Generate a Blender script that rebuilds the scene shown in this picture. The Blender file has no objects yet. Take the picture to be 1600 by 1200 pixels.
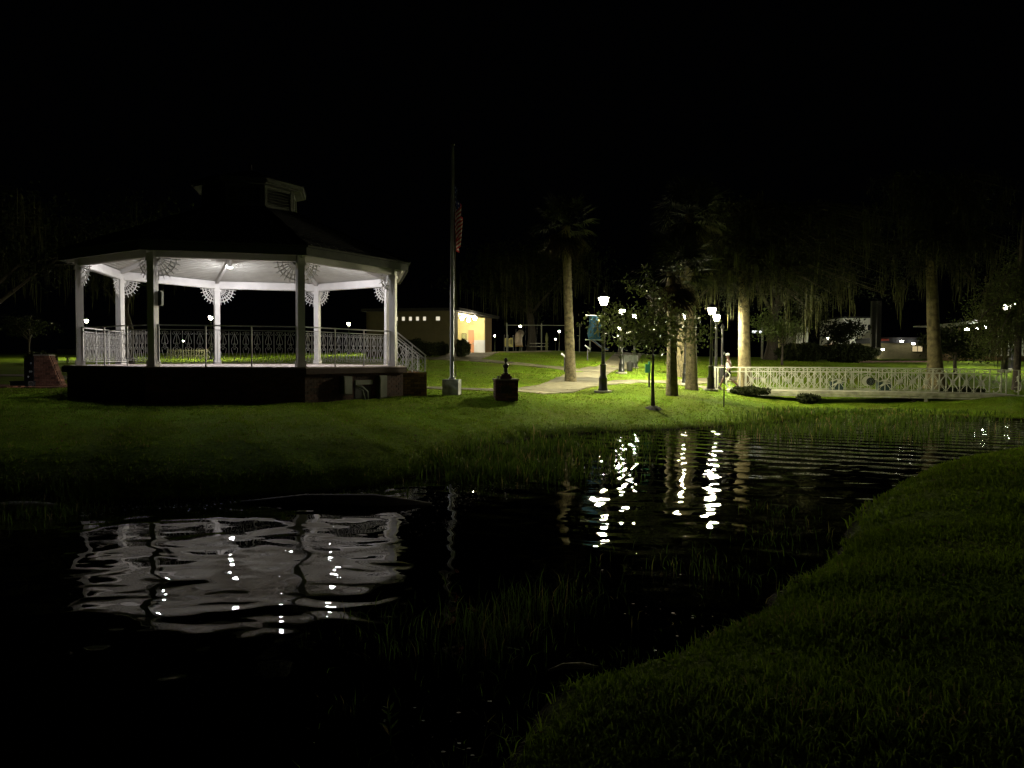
import bpy, math, random
import numpy as np
from mathutils import Vector, Matrix
random.seed(7); RNG = np.random.default_rng(11)
PI = math.pi
S = bpy.context.scene
COL = S.collection

# ---------------------------------------------------------------- camera
FPX = 1130.0; PITCH = -0.0344; ROLL = 0.0053; CAMZ = 2.05
cp, sp = math.cos(PITCH), math.sin(PITCH); cr, sr = math.cos(ROLL), math.sin(ROLL)
FWD = Vector((0, cp, sp)); RGT = Vector((1, 0, 0)); UPV = Vector((0, -sp, cp))
cam_d = bpy.data.cameras.new('camera'); cam = bpy.data.objects.new('camera', cam_d); COL.objects.link(cam)
cx_ = RGT*cr + UPV*sr; cy_ = -RGT*sr + UPV*cr; cz_ = -FWD
cam.matrix_world = Matrix(((cx_.x, cy_.x, cz_.x, 0), (cx_.y, cy_.y, cz_.y, 0), (cx_.z, cy_.z, cz_.z, CAMZ), (0, 0, 0, 1)))
cam_d.sensor_width = 36; cam_d.lens = FPX/1600*36; cam_d.clip_end = 2000; cam_d.clip_start = 0.05
S.camera = cam
# ---------------------------------------------------------------- world: a moonless night sky, almost black
W = bpy.data.worlds.new('World'); S.world = W; W.use_nodes = True
bg = W.node_tree.nodes['Background']
bg.inputs[0].default_value = (0.6, 0.7, 1.0, 1); bg.inputs[1].default_value = 0.00035
S.view_settings.view_transform = 'Standard'; S.view_settings.look = 'None'
S.view_settings.gamma = 1; S.view_settings.use_curve_mapping = False
S.view_settings.exposure = 0
S.cycles.use_denoising = True
S.cycles.max_bounces = 6; S.cycles.diffuse_bounces = 3; S.cycles.glossy_bounces = 3
S.cycles.transparent_max_bounces = 12; S.cycles.transmission_bounces = 3
S.cycles.sample_clamp_indirect = 1.0
LAMP = 5500.0      # radiance of the park lanterns' bulbs
GAZ = 1750.0        # radiance of the bulbs in the bandstand

# ---------------------------------------------------------------- picture <-> place helpers
def ray(px, py):
    u, v = px-800, py-600
    a = cr*u + sr*v; b = -sr*u + cr*v
    return FWD*FPX + RGT*a - UPV*b
def at(px, py, Y):
    r = ray(px, py); t = Y/r.y
    return Vector((r.x*t, Y, CAMZ + r.z*t))
def onz(px, py, z):
    r = ray(px, py); t = (z-CAMZ)/r.z
    return Vector((r.x*t, r.y*t, z))

# ---------------------------------------------------------------- terrain heights
CP = np.array([(0,0,.45),(3,3,.45),(6,8,.45),(10,10,.48),(14,13,.5),(20,17,.5),(-3,-5,.45),
 (-16,14,.75),(-12,14,.75),(-8,17,.86),(-2,17,.75),(2,18,.62),(-8,23,.9),(-14,23,.95),(-20,23,.97),(-3,23,.9),(1,25,.78),(5,27,.72),(8,30,.7),(9,33,.66),
 (3,34,.97),(0,38,1.12),(-4,35,1.12),(-10,35,1.1),(-20,35,1.1),(-14,29,1.0),(-18,29,1.02),
 (-4.4,52,2.3),(-2,58,2.5),(5,50,1.75),(8,60,2.4),(0,70,2.8),(10,80,2.8),(-30,60,1.95),(-20,60,2.0),(-10,60,2.35),(-40,40,1.2),
 (6.4,42,1.23),(8.4,49.6,1.43),(20.7,30.4,.6),(24,28,.55),(20.5,27,.35),(12,31,.15),(15,30,.12),(18,29,.16),(13,36,.38),(17,36,.42),(10.5,36,.6),
 (15,45,1.1),(19.5,50,1.8),(25,40,.9),(30,60,1.9),(20,60,2.1),(20,80,2.3),(40,60,2),(100,120,2.6),(-100,120,2.4),(0,120,2.9),(-100,50,1.5),(100,50,1.8),(100,0,.8),(-100,0,.8),(0,-40,.5),(60,20,.7)], float)
ANCH = [(790,621,22.6),(706,617,23.2),(892,597,34),(942,613,28),(1110.5,610,32.2),(1021,636,24),(1050,617,27),(1081,610,31),(971,583,42),(991,575,49.5),
 (1131,633,25.5),(882,581,44),(918,563,54),(350,633,18.2),(560,631,19.3),(68,605,27.5),(1014,605,28.5),(1070.5,600,37.5),(640,560,52),(755,552,62),(850,548,68),(600,655,16.5),(860,650,21.8),(700,650,18.5),(1000,650,22.8),(900,640,23.2),(1080,645,24),(985,578,46)]
_A = np.array([tuple(at(*a)) for a in ANCH]); _keep = [c for c in CP if np.min(np.hypot(_A[:,0]-c[0], _A[:,1]-c[1])) > 2.2]
CP = np.vstack([np.array(_keep), _A])
def _tps():
    n = len(CP); d = np.hypot(CP[:,None,0]-CP[None,:,0], CP[:,None,1]-CP[None,:,1])
    K = np.where(d > 0, d*d*np.log(np.maximum(d, 1e-9)), 0) + np.eye(n)*.15
    P = np.c_[np.ones(n), CP[:,:2]]
    A = np.block([[K, P], [P.T, np.zeros((3,3))]])
    return np.linalg.solve(A, np.r_[CP[:,2], 0, 0, 0])
TW = _tps()
def base_h(x, y):
    x = np.clip(x, -100, 100); y = np.clip(y, -40, 120); out = TW[-3] + TW[-2]*x + TW[-1]*y
    for k in range(len(CP)):
        d2 = (x-CP[k,0])**2 + (y-CP[k,1])**2
        out = out + TW[k]*0.5*d2*np.log(np.maximum(d2, 1e-12))
    return out
FAR = [(-300,806),(-100,797),(0,790),(150,787),(300,783),(420,776),(520,769),(600,757),(660,742),(710,722),(760,700),(820,686),(900,679),(1000,674),(1100,669),(1160,665),(1230,659),(1300,652),(1400,649),(1470,651),(1540,654),(1650,658),(1800,660)]
NEAR = [(1800,692),(1620,700),(1560,709),(1480,727),(1420,750),(1370,781),(1330,815),(1312,850),(1290,880),(1250,912),(1200,950),(1100,997),(1000,1034),(950,1058),(870,1080),(830,1130),(790,1200)]
far_w = [onz(a, b, 0.0) for a, b in FAR]; near_w = [onz(a, b, 0.0) for a, b in NEAR]
far_p = np.array([(-40, 11.5)] + [(p.x, p.y) for p in far_w] + [(60, 30)])
near_p = np.array([(60, 24)] + [(p.x, p.y) for p in near_w] + [(-.35, 1.9), (-.9, .5), (-2, -3), (-3, -9)])
def ragged(P, amp):
    out = [P[0]]
    for a, b in zip(P[:-1], P[1:]):
        n = int(min(10, max(1, np.hypot(*(b-a))/.3)))
        for q in range(1, n+1): out.append(a+(b-a)*q/n+(RNG.normal(size=2)*amp if q < n else 0))
    return np.array(out)
far_p = ragged(far_p, .06); near_p = ragged(near_p, .045)
poly = np.vstack([far_p, near_p, [(-40, -9)]])
def seg_dist(x, y, P):
    best = np.full(x.shape, 1e9)
    for (x0, y0), (x1, y1) in zip(P[:-1], P[1:]):
        dx, dy = x1-x0, y1-y0; t = np.clip(((x-x0)*dx + (y-y0)*dy)/(dx*dx+dy*dy+1e-12), 0, 1)
        best = np.minimum(best, np.hypot(x-x0-t*dx, y-y0-t*dy))
    return best
def inside(x, y, P):
    c = np.zeros(x.shape, bool); n = len(P); j = n-1
    for i in range(n):
        xi, yi = P[i]; xj, yj = P[j]
        if yi != yj:
            c ^= ((yi > y) != (yj > y)) & (x < (xj-xi)*(y-yi)/(yj-yi)+xi)
        j = i
    return c
def terrain(x, y):
    x = np.atleast_1d(np.asarray(x, float)); y = np.atleast_1d(np.asarray(y, float))
    B = base_h(x, y); ins = inside(x, y, poly); dn = seg_dist(x, y, near_p); df = seg_dist(x, y, far_p)
    wob = 0.02*np.sin(x*3.1+y*1.7)+0.02*np.sin(x*1.3-y*2.9)
    hn = B*(1-np.exp(-dn/.8)); hf = .10*(1-np.exp(-df/.10)) + (B-.10)*(1-np.exp(-df/1.0))
    h = np.where(dn < df, hn, hf) + wob*np.minimum(1, np.minimum(dn, df))*np.where(dn < df, .15, .6)
    wet = -np.minimum(.55, .28*np.minimum(dn, df)+.02)
    return np.where(ins, wet, h)
def H(x, y): return float(terrain(x, y)[0])
def hit(px, py, dmax=140):
    r = ray(px, py); ts = np.linspace(1.5, dmax, 2500)/r.y
    X = r.x*ts; Y = r.y*ts; Z = CAMZ + r.z*ts; h = terrain(X, Y)
    k = np.argmax(Z < h)
    if not (Z < h).any(): k = len(ts)-1
    return Vector((X[k], Y[k], h[k]))

# ---------------------------------------------------------------- materials
MATS = {}
def mat(name, col, rough=.7, var=.25, scale=6.0, bump=.0, bscale=40., metal=0., spec=.4, attr=False, trans=0., dist=.02, dry=False, rr=(.5,1.45)):
    if name in MATS: return MATS[name]
    m = bpy.data.materials.new(name); m.use_nodes = True; nt = m.node_tree; N = nt.nodes; L = nt.links
    b = N['Principled BSDF']; b.inputs['Roughness'].default_value = rough; b.inputs['Metallic'].default_value = metal
    b.inputs['Specular IOR Level'].default_value = spec
    tc = N.new('ShaderNodeTexCoord'); no = N.new('ShaderNodeTexNoise'); no.inputs['Scale'].default_value = scale; no.inputs['Detail'].default_value = 5
    L.new(tc.outputs['Object'], no.inputs['Vector'])
    rp = N.new('ShaderNodeMapRange'); rp.inputs['From Min'].default_value = .3; rp.inputs['From Max'].default_value = .7
    rp.inputs['To Min'].default_value = 1-var; rp.inputs['To Max'].default_value = 1+var
    L.new(no.outputs['Fac'], rp.inputs['Value'])
    fac = rp.outputs['Result']
    if attr:
        at_ = N.new('ShaderNodeAttribute'); at_.attribute_name = 'rnd'
        r2 = N.new('ShaderNodeMapRange'); r2.inputs['To Min'].default_value = rr[0]; r2.inputs['To Max'].default_value = rr[1]
        L.new(at_.outputs['Fac'], r2.inputs['Value'])
        mu = N.new('ShaderNodeMath'); mu.operation = 'MULTIPLY'; L.new(fac, mu.inputs[0]); L.new(r2.outputs['Result'], mu.inputs[1]); fac = mu.outputs[0]
    vm = N.new('ShaderNodeVectorMath'); vm.operation = 'SCALE'; vm.inputs[0].default_value = col[:3]
    if dry:
        r3 = N.new('ShaderNodeMapRange'); r3.inputs['From Min'].default_value = .90; r3.inputs['From Max'].default_value = .96; L.new(at_.outputs['Fac'], r3.inputs['Value'])
        m3 = N.new('ShaderNodeMix'); m3.data_type = 'RGBA'; m3.inputs['A'].default_value = (*col[:3], 1); m3.inputs['B'].default_value = (.19,.15,.06,1); L.new(r3.outputs[0], m3.inputs['Factor']); L.new(m3.outputs['Result'], vm.inputs[0])
    L.new(fac, vm.inputs['Scale'])
    L.new(vm.outputs[0], b.inputs['Base Color'])
    if bump:
        n2 = N.new('ShaderNodeTexNoise'); n2.inputs['Scale'].default_value = bscale; n2.inputs['Detail'].default_value = 4
        L.new(tc.outputs['Object'], n2.inputs['Vector'])
        bu = N.new('ShaderNodeBump'); bu.inputs['Strength'].default_value = bump; bu.inputs['Distance'].default_value = dist
        L.new(n2.outputs['Fac'], bu.inputs['Height']); L.new(bu.outputs['Normal'], b.inputs['Normal'])
    if trans:
        tr = N.new('ShaderNodeBsdfTranslucent'); L.new(vm.outputs[0], tr.inputs['Color'])
        mx = N.new('ShaderNodeMixShader'); mx.inputs[0].default_value = trans
        L.new(b.outputs[0], mx.inputs[1]); L.new(tr.outputs[0], mx.inputs[2]); L.new(mx.outputs[0], N['Material Output'].inputs['Surface'])
    MATS[name] = m; return m
def emis(name, col, s):
    if name in MATS: return MATS[name]
    m = bpy.data.materials.new(name); m.use_nodes = True; nt = m.node_tree; nt.nodes.remove(nt.nodes['Principled BSDF'])
    e = nt.nodes.new('ShaderNodeEmission'); e.inputs[0].default_value = (*col, 1); e.inputs[1].default_value = s
    nt.links.new(e.outputs[0], nt.nodes['Material Output'].inputs['Surface']); MATS[name] = m; return m

M_WHITE = mat('white_paint', (.74,.71,.68), .5, .07, 3, .15, 25)
M_FASCIA = mat('weathered_fascia', (.065,.072,.050), .7, .25, 4, .2, 30)
M_CEIL = mat('ceiling_boards', (.60,.585,.53), .6, .10, 2.5, .15, 20, attr=False)
M_DECK = mat('pinkish_deck', (.48,.40,.36), .7, .2, 6, .1)
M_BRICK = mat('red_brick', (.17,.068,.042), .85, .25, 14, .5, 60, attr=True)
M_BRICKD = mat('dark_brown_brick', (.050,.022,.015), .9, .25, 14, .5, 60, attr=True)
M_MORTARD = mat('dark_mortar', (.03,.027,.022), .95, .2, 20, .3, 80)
M_MORTAR = mat('mortar', (.11,.10,.08), .95, .2, 20, .3, 80)
M_SHINGLE = mat('dark_shingles', (.014,.014,.015), .95, spec=.1, var=.3, scale=20, bump=.6, bscale=60) if 0 else mat('dark_shingles', (.014,.014,.015), .95, .35, 20, .6, 60)
M_IRON = mat('grey_iron', (.60,.58,.57), .45, .12, 8, .1, 60, metal=0)
M_BLACK = mat('black_cast_iron', (.016,.016,.017), .35, .3, 10, .1, 40, spec=.5)
M_GREYBOX = mat('grey_painted_steel', (.11,.12,.09), .5, .15, 5)
M_ALU = mat('brushed_aluminium', (.36,.37,.38), .4, .12, 6, .05, 60, metal=.15)
M_CONC = mat('concrete', (.38,.36,.31), .9, .22, 5, .4, 50)
M_PATH = mat('path_concrete', (.165,.15,.095), .9, .3, 2.2, .4, 40, attr=True, rr=(.55,1.25))
M_STONE = mat('marbled_stone', (.42,.42,.41), .7, .55, 5, .3, 30)
M_GRANITE = mat('black_granite', (.02,.02,.024), .2, .4, 30, 0)
M_BRONZE = mat('dark_bronze', (.035,.028,.02), .4, .35, 20, .2, 40, metal=.3)
M_BARK_P = mat('palm_bark', (.115,.096,.052), .9, .5, 7, 1., 22, dist=.05)
M_BARK_C = mat('cypress_bark', (.135,.112,.054), .9, .5, 5, 1., 16, dist=.05)
M_BARK_D = mat('dark_bark', (.06,.05,.04), .95, .35, 12, 1., 30, dist=.03)
M_BRIDGE = mat('cream_bridge_paint', (.42,.43,.34), .55, .12, 5, .15, 40)
M_BEAM = mat('bridge_fascia', (.38,.38,.27), .7, .4, 4, .3, 30)
M_DARKWOOD = mat('dark_timber', (.05,.045,.035), .9, .3, 8, .4, 30)
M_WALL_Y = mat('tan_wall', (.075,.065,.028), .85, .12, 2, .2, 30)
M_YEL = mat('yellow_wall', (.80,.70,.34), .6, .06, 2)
M_WHT = mat('white_wall', (.70,.73,.78), .6, .06, 2)
M_ORANGE = mat('orange_door', (.78,.38,.22), .5, .06, 2)
M_BROWN = mat('brown_wall', (.24,.16,.08), .8, .15, 3)
M_ROOFD = mat('dark_roof', (.012,.012,.013), .9, .3, 5)
M_BLUE = mat('blue_banner_cloth', (.03,.085,.15), .8, .12, 8, .2, 20, trans=.25)
M_CREAMW = mat('cream_render', (.62,.62,.52), .85, .08, 2)
M_TEAL = mat('teal_planter', (.012,.033,.028), .6, .15, 5)
M_GREEN = mat('green_sign_metal', (.012,.10,.055), .5, .1, 5)
M_SKIN = mat('brown_skin', (.05,.024,.016), .55, .08, 10)
M_SHIRT = mat('white_cotton', (.45,.44,.40), .9, .08, 10)
M_SHORT = mat('dark_shorts', (.03,.025,.03), .9, .15, 10)
M_CAP = mat('light_grey_cap', (.28,.28,.26), .9, .1, 10)
M_RED = mat('flag_red', (.50,.05,.06), .9, .1, 10, trans=.2)
M_FWH = mat('flag_white', (.80,.79,.77), .9, .1, 10, trans=.2)
M_NAVY = mat('flag_blue', (.02,.03,.12), .9, .1, 10, trans=.2)
M_TUBE = mat('cream_plastic', (.62,.50,.40), .4, .08, 3)
M_PYEL = mat('yellow_plastic', (.50,.45,.12), .4, .08, 3)
M_SLIDE = mat('orange_plastic', (.36,.20,.05), .4, .08, 3)
M_SLATE = mat('dark_green_bench', (.025,.034,.026), .5, .2, 8)
M_ROCK = mat('brown_rock', (.16,.09,.035), .9, .4, 6, .8, 14, dist=.05)
M_DRY = mat('pale_dry_wood', (.34,.29,.20), .9, .3, 12, .5, 30)
M_LEAF = mat('broad_leaves', (.075,.105,.025), .45, .2, 3, attr=True, trans=.3)
M_LEAFY = mat('young_tree_leaves', (.060,.075,.022), .35, .25, 3, attr=True, trans=.25, spec=.5)
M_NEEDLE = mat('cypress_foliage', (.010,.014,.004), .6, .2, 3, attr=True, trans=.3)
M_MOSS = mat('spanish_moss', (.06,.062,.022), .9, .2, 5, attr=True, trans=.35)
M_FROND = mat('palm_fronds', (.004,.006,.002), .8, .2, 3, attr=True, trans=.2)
M_DEADF = mat('dead_fronds', (.018,.013,.005), .9, .2, 3, attr=True, trans=.2)
M_BLADE = mat('grass_blades', (.140,.215,.014), .7, .25, .35, attr=True, trans=.45, spec=.04, dry=True)
M_LEAFD = mat('oak_leaves', (.020,.026,.008), .6, .2, 3, attr=True, trans=.25, spec=.1)
M_REED = mat('reed_blades', (.075,.125,.015), .6, .2, .8, attr=True, trans=.4, spec=.12, dry=True)
M_FLOAT = mat('floating_debris', (.15,.145,.12), .5, .4, 8, attr=True)
def glass_mat():
    m = emis('lantern_glass', (1.0, .94, .72), LAMP*.0020); nt = m.node_tree; e = nt.nodes['Emission']
    tr = nt.nodes.new('ShaderNodeBsdfTransparent'); ad = nt.nodes.new('ShaderNodeAddShader')
    nt.links.new(e.outputs[0], ad.inputs[0]); nt.links.new(tr.outputs[0], ad.inputs[1]); nt.links.new(ad.outputs[0], nt.nodes['Material Output'].inputs['Surface']); return m
M_GLOW = glass_mat(); M_BULB = emis('lantern_bulb', (1.0, .92, .60), LAMP)
M_GLOWW = emis('cool_bulb', (.97, .96, 1.0), GAZ)
M_WARM = emis('warm_globe', (1.0, .86, .60), 330)
M_BLOCK = emis('lit_glass_block', (1.0, .90, .66), .8)
M_WIN = emis('lit_window', (1.0, .80, .42), .55)
M_FARG = emis('far_lamp_glow', (1.0, .95, .82), 40)

# lawn ground: soil and short grass, mud under the water line
def lawn_mat():
    m = bpy.data.materials.new('lawn_ground'); m.use_nodes = True; nt = m.node_tree; N = nt.nodes; L = nt.links
    b = N['Principled BSDF']; b.inputs['Roughness'].default_value = .9; b.inputs['Specular IOR Level'].default_value = .02
    g = N.new('ShaderNodeNewGeometry'); sx = N.new('ShaderNodeSeparateXYZ'); L.new(g.outputs['Position'], sx.inputs[0])
    n1 = N.new('ShaderNodeTexNoise'); n1.inputs['Scale'].default_value = .55; n1.inputs['Detail'].default_value = 6; L.new(g.outputs['Position'], n1.inputs['Vector'])
    n2 = N.new('ShaderNodeTexNoise'); n2.inputs['Scale'].default_value = 14; n2.inputs['Detail'].default_value = 6; n2.inputs['Roughness'].default_value = .8; L.new(g.outputs['Position'], n2.inputs['Vector'])
    r1 = N.new('ShaderNodeValToRGB'); r1.color_ramp.elements[0].position = .32; r1.color_ramp.elements[0].color = (.128,.165,.018,1)
    r1.color_ramp.elements[1].position = .62; r1.color_ramp.elements[1].color = (.140,.240,.016,1); L.new(n1.outputs['Fac'], r1.inputs[0])
    r2 = N.new('ShaderNodeMapRange'); r2.inputs['From Min'].default_value = .3; r2.inputs['From Max'].default_value = .65; r2.inputs['To Min'].default_value = .3; r2.inputs['To Max'].default_value = 1.35; L.new(n2.outputs['Fac'], r2.inputs['Value'])
    vm = N.new('ShaderNodeVectorMath'); vm.operation = 'SCALE'; L.new(r1.outputs[0], vm.inputs[0]); L.new(r2.outputs[0], vm.inputs['Scale'])
    mz = N.new('ShaderNodeMapRange'); mz.inputs['From Min'].default_value = .02; mz.inputs['From Max'].default_value = .10; L.new(sx.outputs['Z'], mz.inputs['Value'])
    mx = N.new('ShaderNodeMix'); mx.data_type = 'RGBA'; L.new(mz.outputs[0], mx.inputs['Factor']); mx.inputs['A'].default_value = (.022,.018,.010,1); L.new(vm.outputs[0], mx.inputs['B'])
    L.new(mx.outputs['Result'], b.inputs['Base Color'])
    n3 = N.new('ShaderNodeTexNoise'); n3.inputs['Scale'].default_value = 30; n3.inputs['Detail'].default_value = 8; L.new(g.outputs['Position'], n3.inputs['Vector'])
    bu = N.new('ShaderNodeBump'); bu.inputs['Strength'].default_value = 1; bu.inputs['Distance'].default_value = .06; L.new(n3.outputs['Fac'], bu.inputs['Height']); L.new(bu.outputs[0], b.inputs['Normal'])
    return m
def water_mat():
    m = bpy.data.materials.new('pond_water'); m.use_nodes = True; nt = m.node_tree; N = nt.nodes; L = nt.links
    N.remove(N['Principled BSDF'])
    g = N.new('ShaderNodeNewGeometry')
    def noise(scale, vec_scale, detail=1.5, dist=0., rot=0.):
        mp = N.new('ShaderNodeMapping'); mp.inputs['Scale'].default_value = vec_scale; mp.inputs['Rotation'].default_value = (0,0,rot); L.new(g.outputs['Position'], mp.inputs[0])
        n = N.new('ShaderNodeTexNoise'); n.inputs['Scale'].default_value = scale; n.inputs['Detail'].default_value = detail; n.inputs['Roughness'].default_value = .35; n.inputs['Distortion'].default_value = dist
        L.new(mp.outputs[0], n.inputs['Vector']); return n.outputs['Fac']
    def math_(op, a, b_):
        k = N.new('ShaderNodeMath'); k.operation = op
        for i, v in enumerate((a, b_)):
            if isinstance(v, (int, float)): k.inputs[i].default_value = v
            else: L.new(v, k.inputs[i])
        return k.outputs[0]
    big = noise(1.35, (.9, 1.1, 1), 1.0, .6)           # slow swell, broad
    mid = noise(2.6, (.8, 1.3, 1), 1.0, .3, .3)
    fine = noise(30, (1, 1, 1), 3)
    # ring waves spreading from under the bridge, on the far right of the pond
    wv = N.new('ShaderNodeTexWave'); wv.wave_type = 'RINGS'; wv.rings_direction = 'SPHERICAL'; wv.inputs['Scale'].default_value = .42
    wv.inputs['Distortion'].default_value = 1.2; wv.inputs['Detail'].default_value = 2; wv.inputs['Detail Scale'].default_value = .6
    mp = N.new('ShaderNodeMapping'); mp.inputs['Location'].default_value = (-20, -46, 0); L.new(g.outputs['Position'], mp.inputs[0]); L.new(mp.outputs[0], wv.inputs[0])
    sx = N.new('ShaderNodeSeparateXYZ'); L.new(g.outputs['Position'], sx.inputs[0])
    mk = N.new('ShaderNodeMapRange'); mk.inputs['From Min'].default_value = 9; mk.inputs['From Max'].default_value = 15; L.new(sx.outputs['Y'], mk.inputs['Value'])
    rings = math_('MULTIPLY', math_('MULTIPLY', wv.outputs['Fac'], mk.outputs[0]), WAVE_RING)
    h = math_('ADD', math_('MULTIPLY', big, WAVE_BIG), math_('MULTIPLY', mid, WAVE_MID))
    h = math_('ADD', h, rings)
    h = math_('ADD', h, math_('MULTIPLY', math_('MULTIPLY', noise(3.2, (.7, 2.6, 1), 1.5, .4, -.25), mk.outputs[0]), .0035))
    # scum: patches where small floating matter roughens the surface
    pat = noise(.55, (1, 1.4, 1), 3, .6)
    pr = N.new('ShaderNodeMapRange'); pr.inputs['From Min'].default_value = .60; pr.inputs['From Max'].default_value = .66; L.new(pat, pr.inputs['Value'])
    h = math_('ADD', h, math_('MULTIPLY', math_('MULTIPLY', fine, pr.outputs[0]), .0016))
    bu = N.new('ShaderNodeBump'); bu.inputs['Strength'].default_value = 1; bu.inputs['Distance'].default_value = 1.0; L.new(h, bu.inputs['Height'])
    gl = N.new('ShaderNodeBsdfGlossy'); gl.inputs['Roughness'].default_value = .012; gl.inputs['Color'].default_value = (.95,.95,.95,1); L.new(bu.outputs[0], gl.inputs['Normal'])
    tr = N.new('ShaderNodeBsdfTransparent'); tr.inputs[0].default_value = (.20,.17,.08,1)
    fr = N.new('ShaderNodeFresnel'); fr.inputs['IOR'].default_value = 1.36; L.new(bu.outputs[0], fr.inputs['Normal'])
    mx = N.new('ShaderNodeMixShader'); L.new(fr.outputs[0], mx.inputs[0]); L.new(tr.outputs[0], mx.inputs[1]); L.new(gl.outputs[0], mx.inputs[2])
    L.new(mx.outputs[0], N['Material Output'].inputs['Surface']); return m
WAVE_RING, WAVE_BIG, WAVE_MID = .010, .026, .007

# ---------------------------------------------------------------- mesh helpers
class MB:
    def __init__(s): s.v = []; s.f = []; s.r = []; s.mi = []; s.cur = 0
    def add(s, vs, fs, rnd=None):
        o = len(s.v); s.v += [tuple(v) for v in vs]; s.f += [tuple(i+o for i in f) for f in fs]
        q = random.random() if rnd is None else rnd
        s.r += [q]*len(fs); s.mi += [s.cur]*len(fs)
    def box(s, c, d, rot=None, rnd=None):
        M = rot if rot is not None else Matrix.Identity(3); c = Vector(c)
        vs = [c + M @ Vector((sx*d[0]/2, sy*d[1]/2, sz*d[2]/2)) for sz in (-1,1) for sy in (-1,1) for sx in (-1,1)]
        s.add(vs, [(0,2,3,1),(4,5,7,6),(0,1,5,4),(2,6,7,3),(0,4,6,2),(1,3,7,5)], rnd)
    def bar(s, p0, p1, w, t, up=(0,0,1)):
        p0 = Vector(p0); p1 = Vector(p1); a = (p1-p0); ln = a.length; a.normalize(); u = Vector(up)
        b = a.cross(u)
        if b.length < 1e-5: b = a.cross(Vector((1,0,0)))
        b.normalize(); c = b.cross(a)
        M = Matrix((a, b, c)).transposed(); s.box((p0+p1)/2, (ln, w, t), M)
    def tube(s, pts, r, n=6, caps=True, flat=None):
        pts = [Vector(p) for p in pts]; rs = r if isinstance(r, (list, tuple)) else [r]*len(pts)
        vs = []; prev = None
        for i, p in enumerate(pts):
            a = (pts[min(i+1, len(pts)-1)]-pts[max(i-1, 0)])
            if a.length < 1e-9: a = Vector((0,0,1))
            a.normalize()
            if prev is None:
                b = a.cross(Vector((0,0,1)) if abs(a.z) < .9 else Vector((1,0,0)))
            else: b = prev - a*prev.dot(a)
            if b.length < 1e-6: b = a.cross(Vector((0,1,0)))
            b.normalize(); prev = b; c = a.cross(b)
            for k in range(n):
                t = 2*PI*k/n + PI/n; vs.append(p + (b*math.cos(t)+c*math.sin(t))*rs[i])
        fs = [(i*n+k, i*n+(k+1)%n, (i+1)*n+(k+1)%n, (i+1)*n+k) for i in range(len(pts)-1) for k in range(n)]
        if caps: fs += [tuple(reversed(range(n))), tuple(range((len(pts)-1)*n, len(pts)*n))]
        s.add(vs, fs)
    def lathe(s, prof, n=16, c=(0,0,0), rot0=0, mod=None):
        vs = []
        for i, (r, z) in enumerate(prof):
            for k in range(n):
                t = rot0 + 2*PI*k/n; q = r*(mod(t, z) if mod else 1)
                vs.append((c[0]+q*math.cos(t), c[1]+q*math.sin(t), c[2]+z))
        m = len(prof)
        fs = [(i*n+k, i*n+(k+1)%n, (i+1)*n+(k+1)%n, (i+1)*n+k) for i in range(m-1) for k in range(n)]
        fs += [tuple(reversed(range(n))), tuple(range((m-1)*n, m*n))]
        s.add(vs, fs)
    def prism(s, pts, z0, z1, rnd=None):
        n = len(pts); vs = [(p[0], p[1], z0) for p in pts] + [(p[0], p[1], z1) for p in pts]
        fs = [(i, (i+1)%n, n+(i+1)%n, n+i) for i in range(n)] + [tuple(reversed(range(n))), tuple(range(n, 2*n))]
        s.add(vs, fs, rnd)
    def extr(s, outline, origin, ax, ay, t):      # outline in plane (ax, ay) given thickness t both sides
        o = Vector(origin); ax = Vector(ax); ay = Vector(ay); nn = ax.cross(ay).normalized()
        n = len(outline)
        vs = [o+ax*a+ay*b-nn*t/2 for a, b in outline]+[o+ax*a+ay*b+nn*t/2 for a, b in outline]
        fs = [(i, (i+1)%n, n+(i+1)%n, n+i) for i in range(n)] + [tuple(reversed(range(n))), tuple(range(n, 2*n))]
        s.add(vs, fs)
    def mesh(s, name, m, smooth=False):
        me = bpy.data.meshes.new(name); me.from_pydata(s.v, [], s.f)
        for q in (m if isinstance(m, (list, tuple)) else [m]): me.materials.append(q)
        a = me.attributes.new('rnd', 'FLOAT', 'FACE'); a.data.foreach_set('value', s.r)
        if isinstance(m, (list, tuple)): me.polygons.foreach_set('material_index', s.mi)
        if smooth: me.polygons.foreach_set('use_smooth', [True]*len(s.f))
        me.update(); return me
    def build(s, name, m, parent=None, smooth=False, loc=None):
        return link(name, s.mesh(name, m, smooth), parent, loc)
def link(name, me, parent=None, loc=None, rot=None):
    o = bpy.data.objects.new(name, me); COL.objects.link(o)
    if parent is not None: o.parent = parent
    if loc is not None: o.location = loc
    if rot is not None: o.rotation_euler = rot
    return o
def tag(o, label, cat, group=None):
    o['label'] = label; o['category'] = cat
    if group: o['group'] = group
    return o
def thing(name, label, cat, loc=(0,0,0), rz=0, group=None):
    o = bpy.data.objects.new(name, None); COL.objects.link(o); o.location = loc; o.rotation_euler = (0,0,rz)
    o.empty_display_size = .2
    return tag(o, label, cat, group)
def kids(o): return [c for c in bpy.data.objects if c.parent == o]
def copy_tree(root, label=None, loc=None, rz=None):
    allc = {}
    for c in bpy.data.objects:
        if c.parent: allc.setdefault(c.parent.name, []).append(c)
    def cpy(o, par):
        n = o.copy(); COL.objects.link(n); n.parent = par
        for ch in allc.get(o.name, []): cpy(ch, n)
        return n
    r = cpy(root, None)
    if label: r['label'] = label
    if loc is not None: r.location = loc
    if rz is not None: r.rotation_euler = (0,0,rz)
    return r
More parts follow.
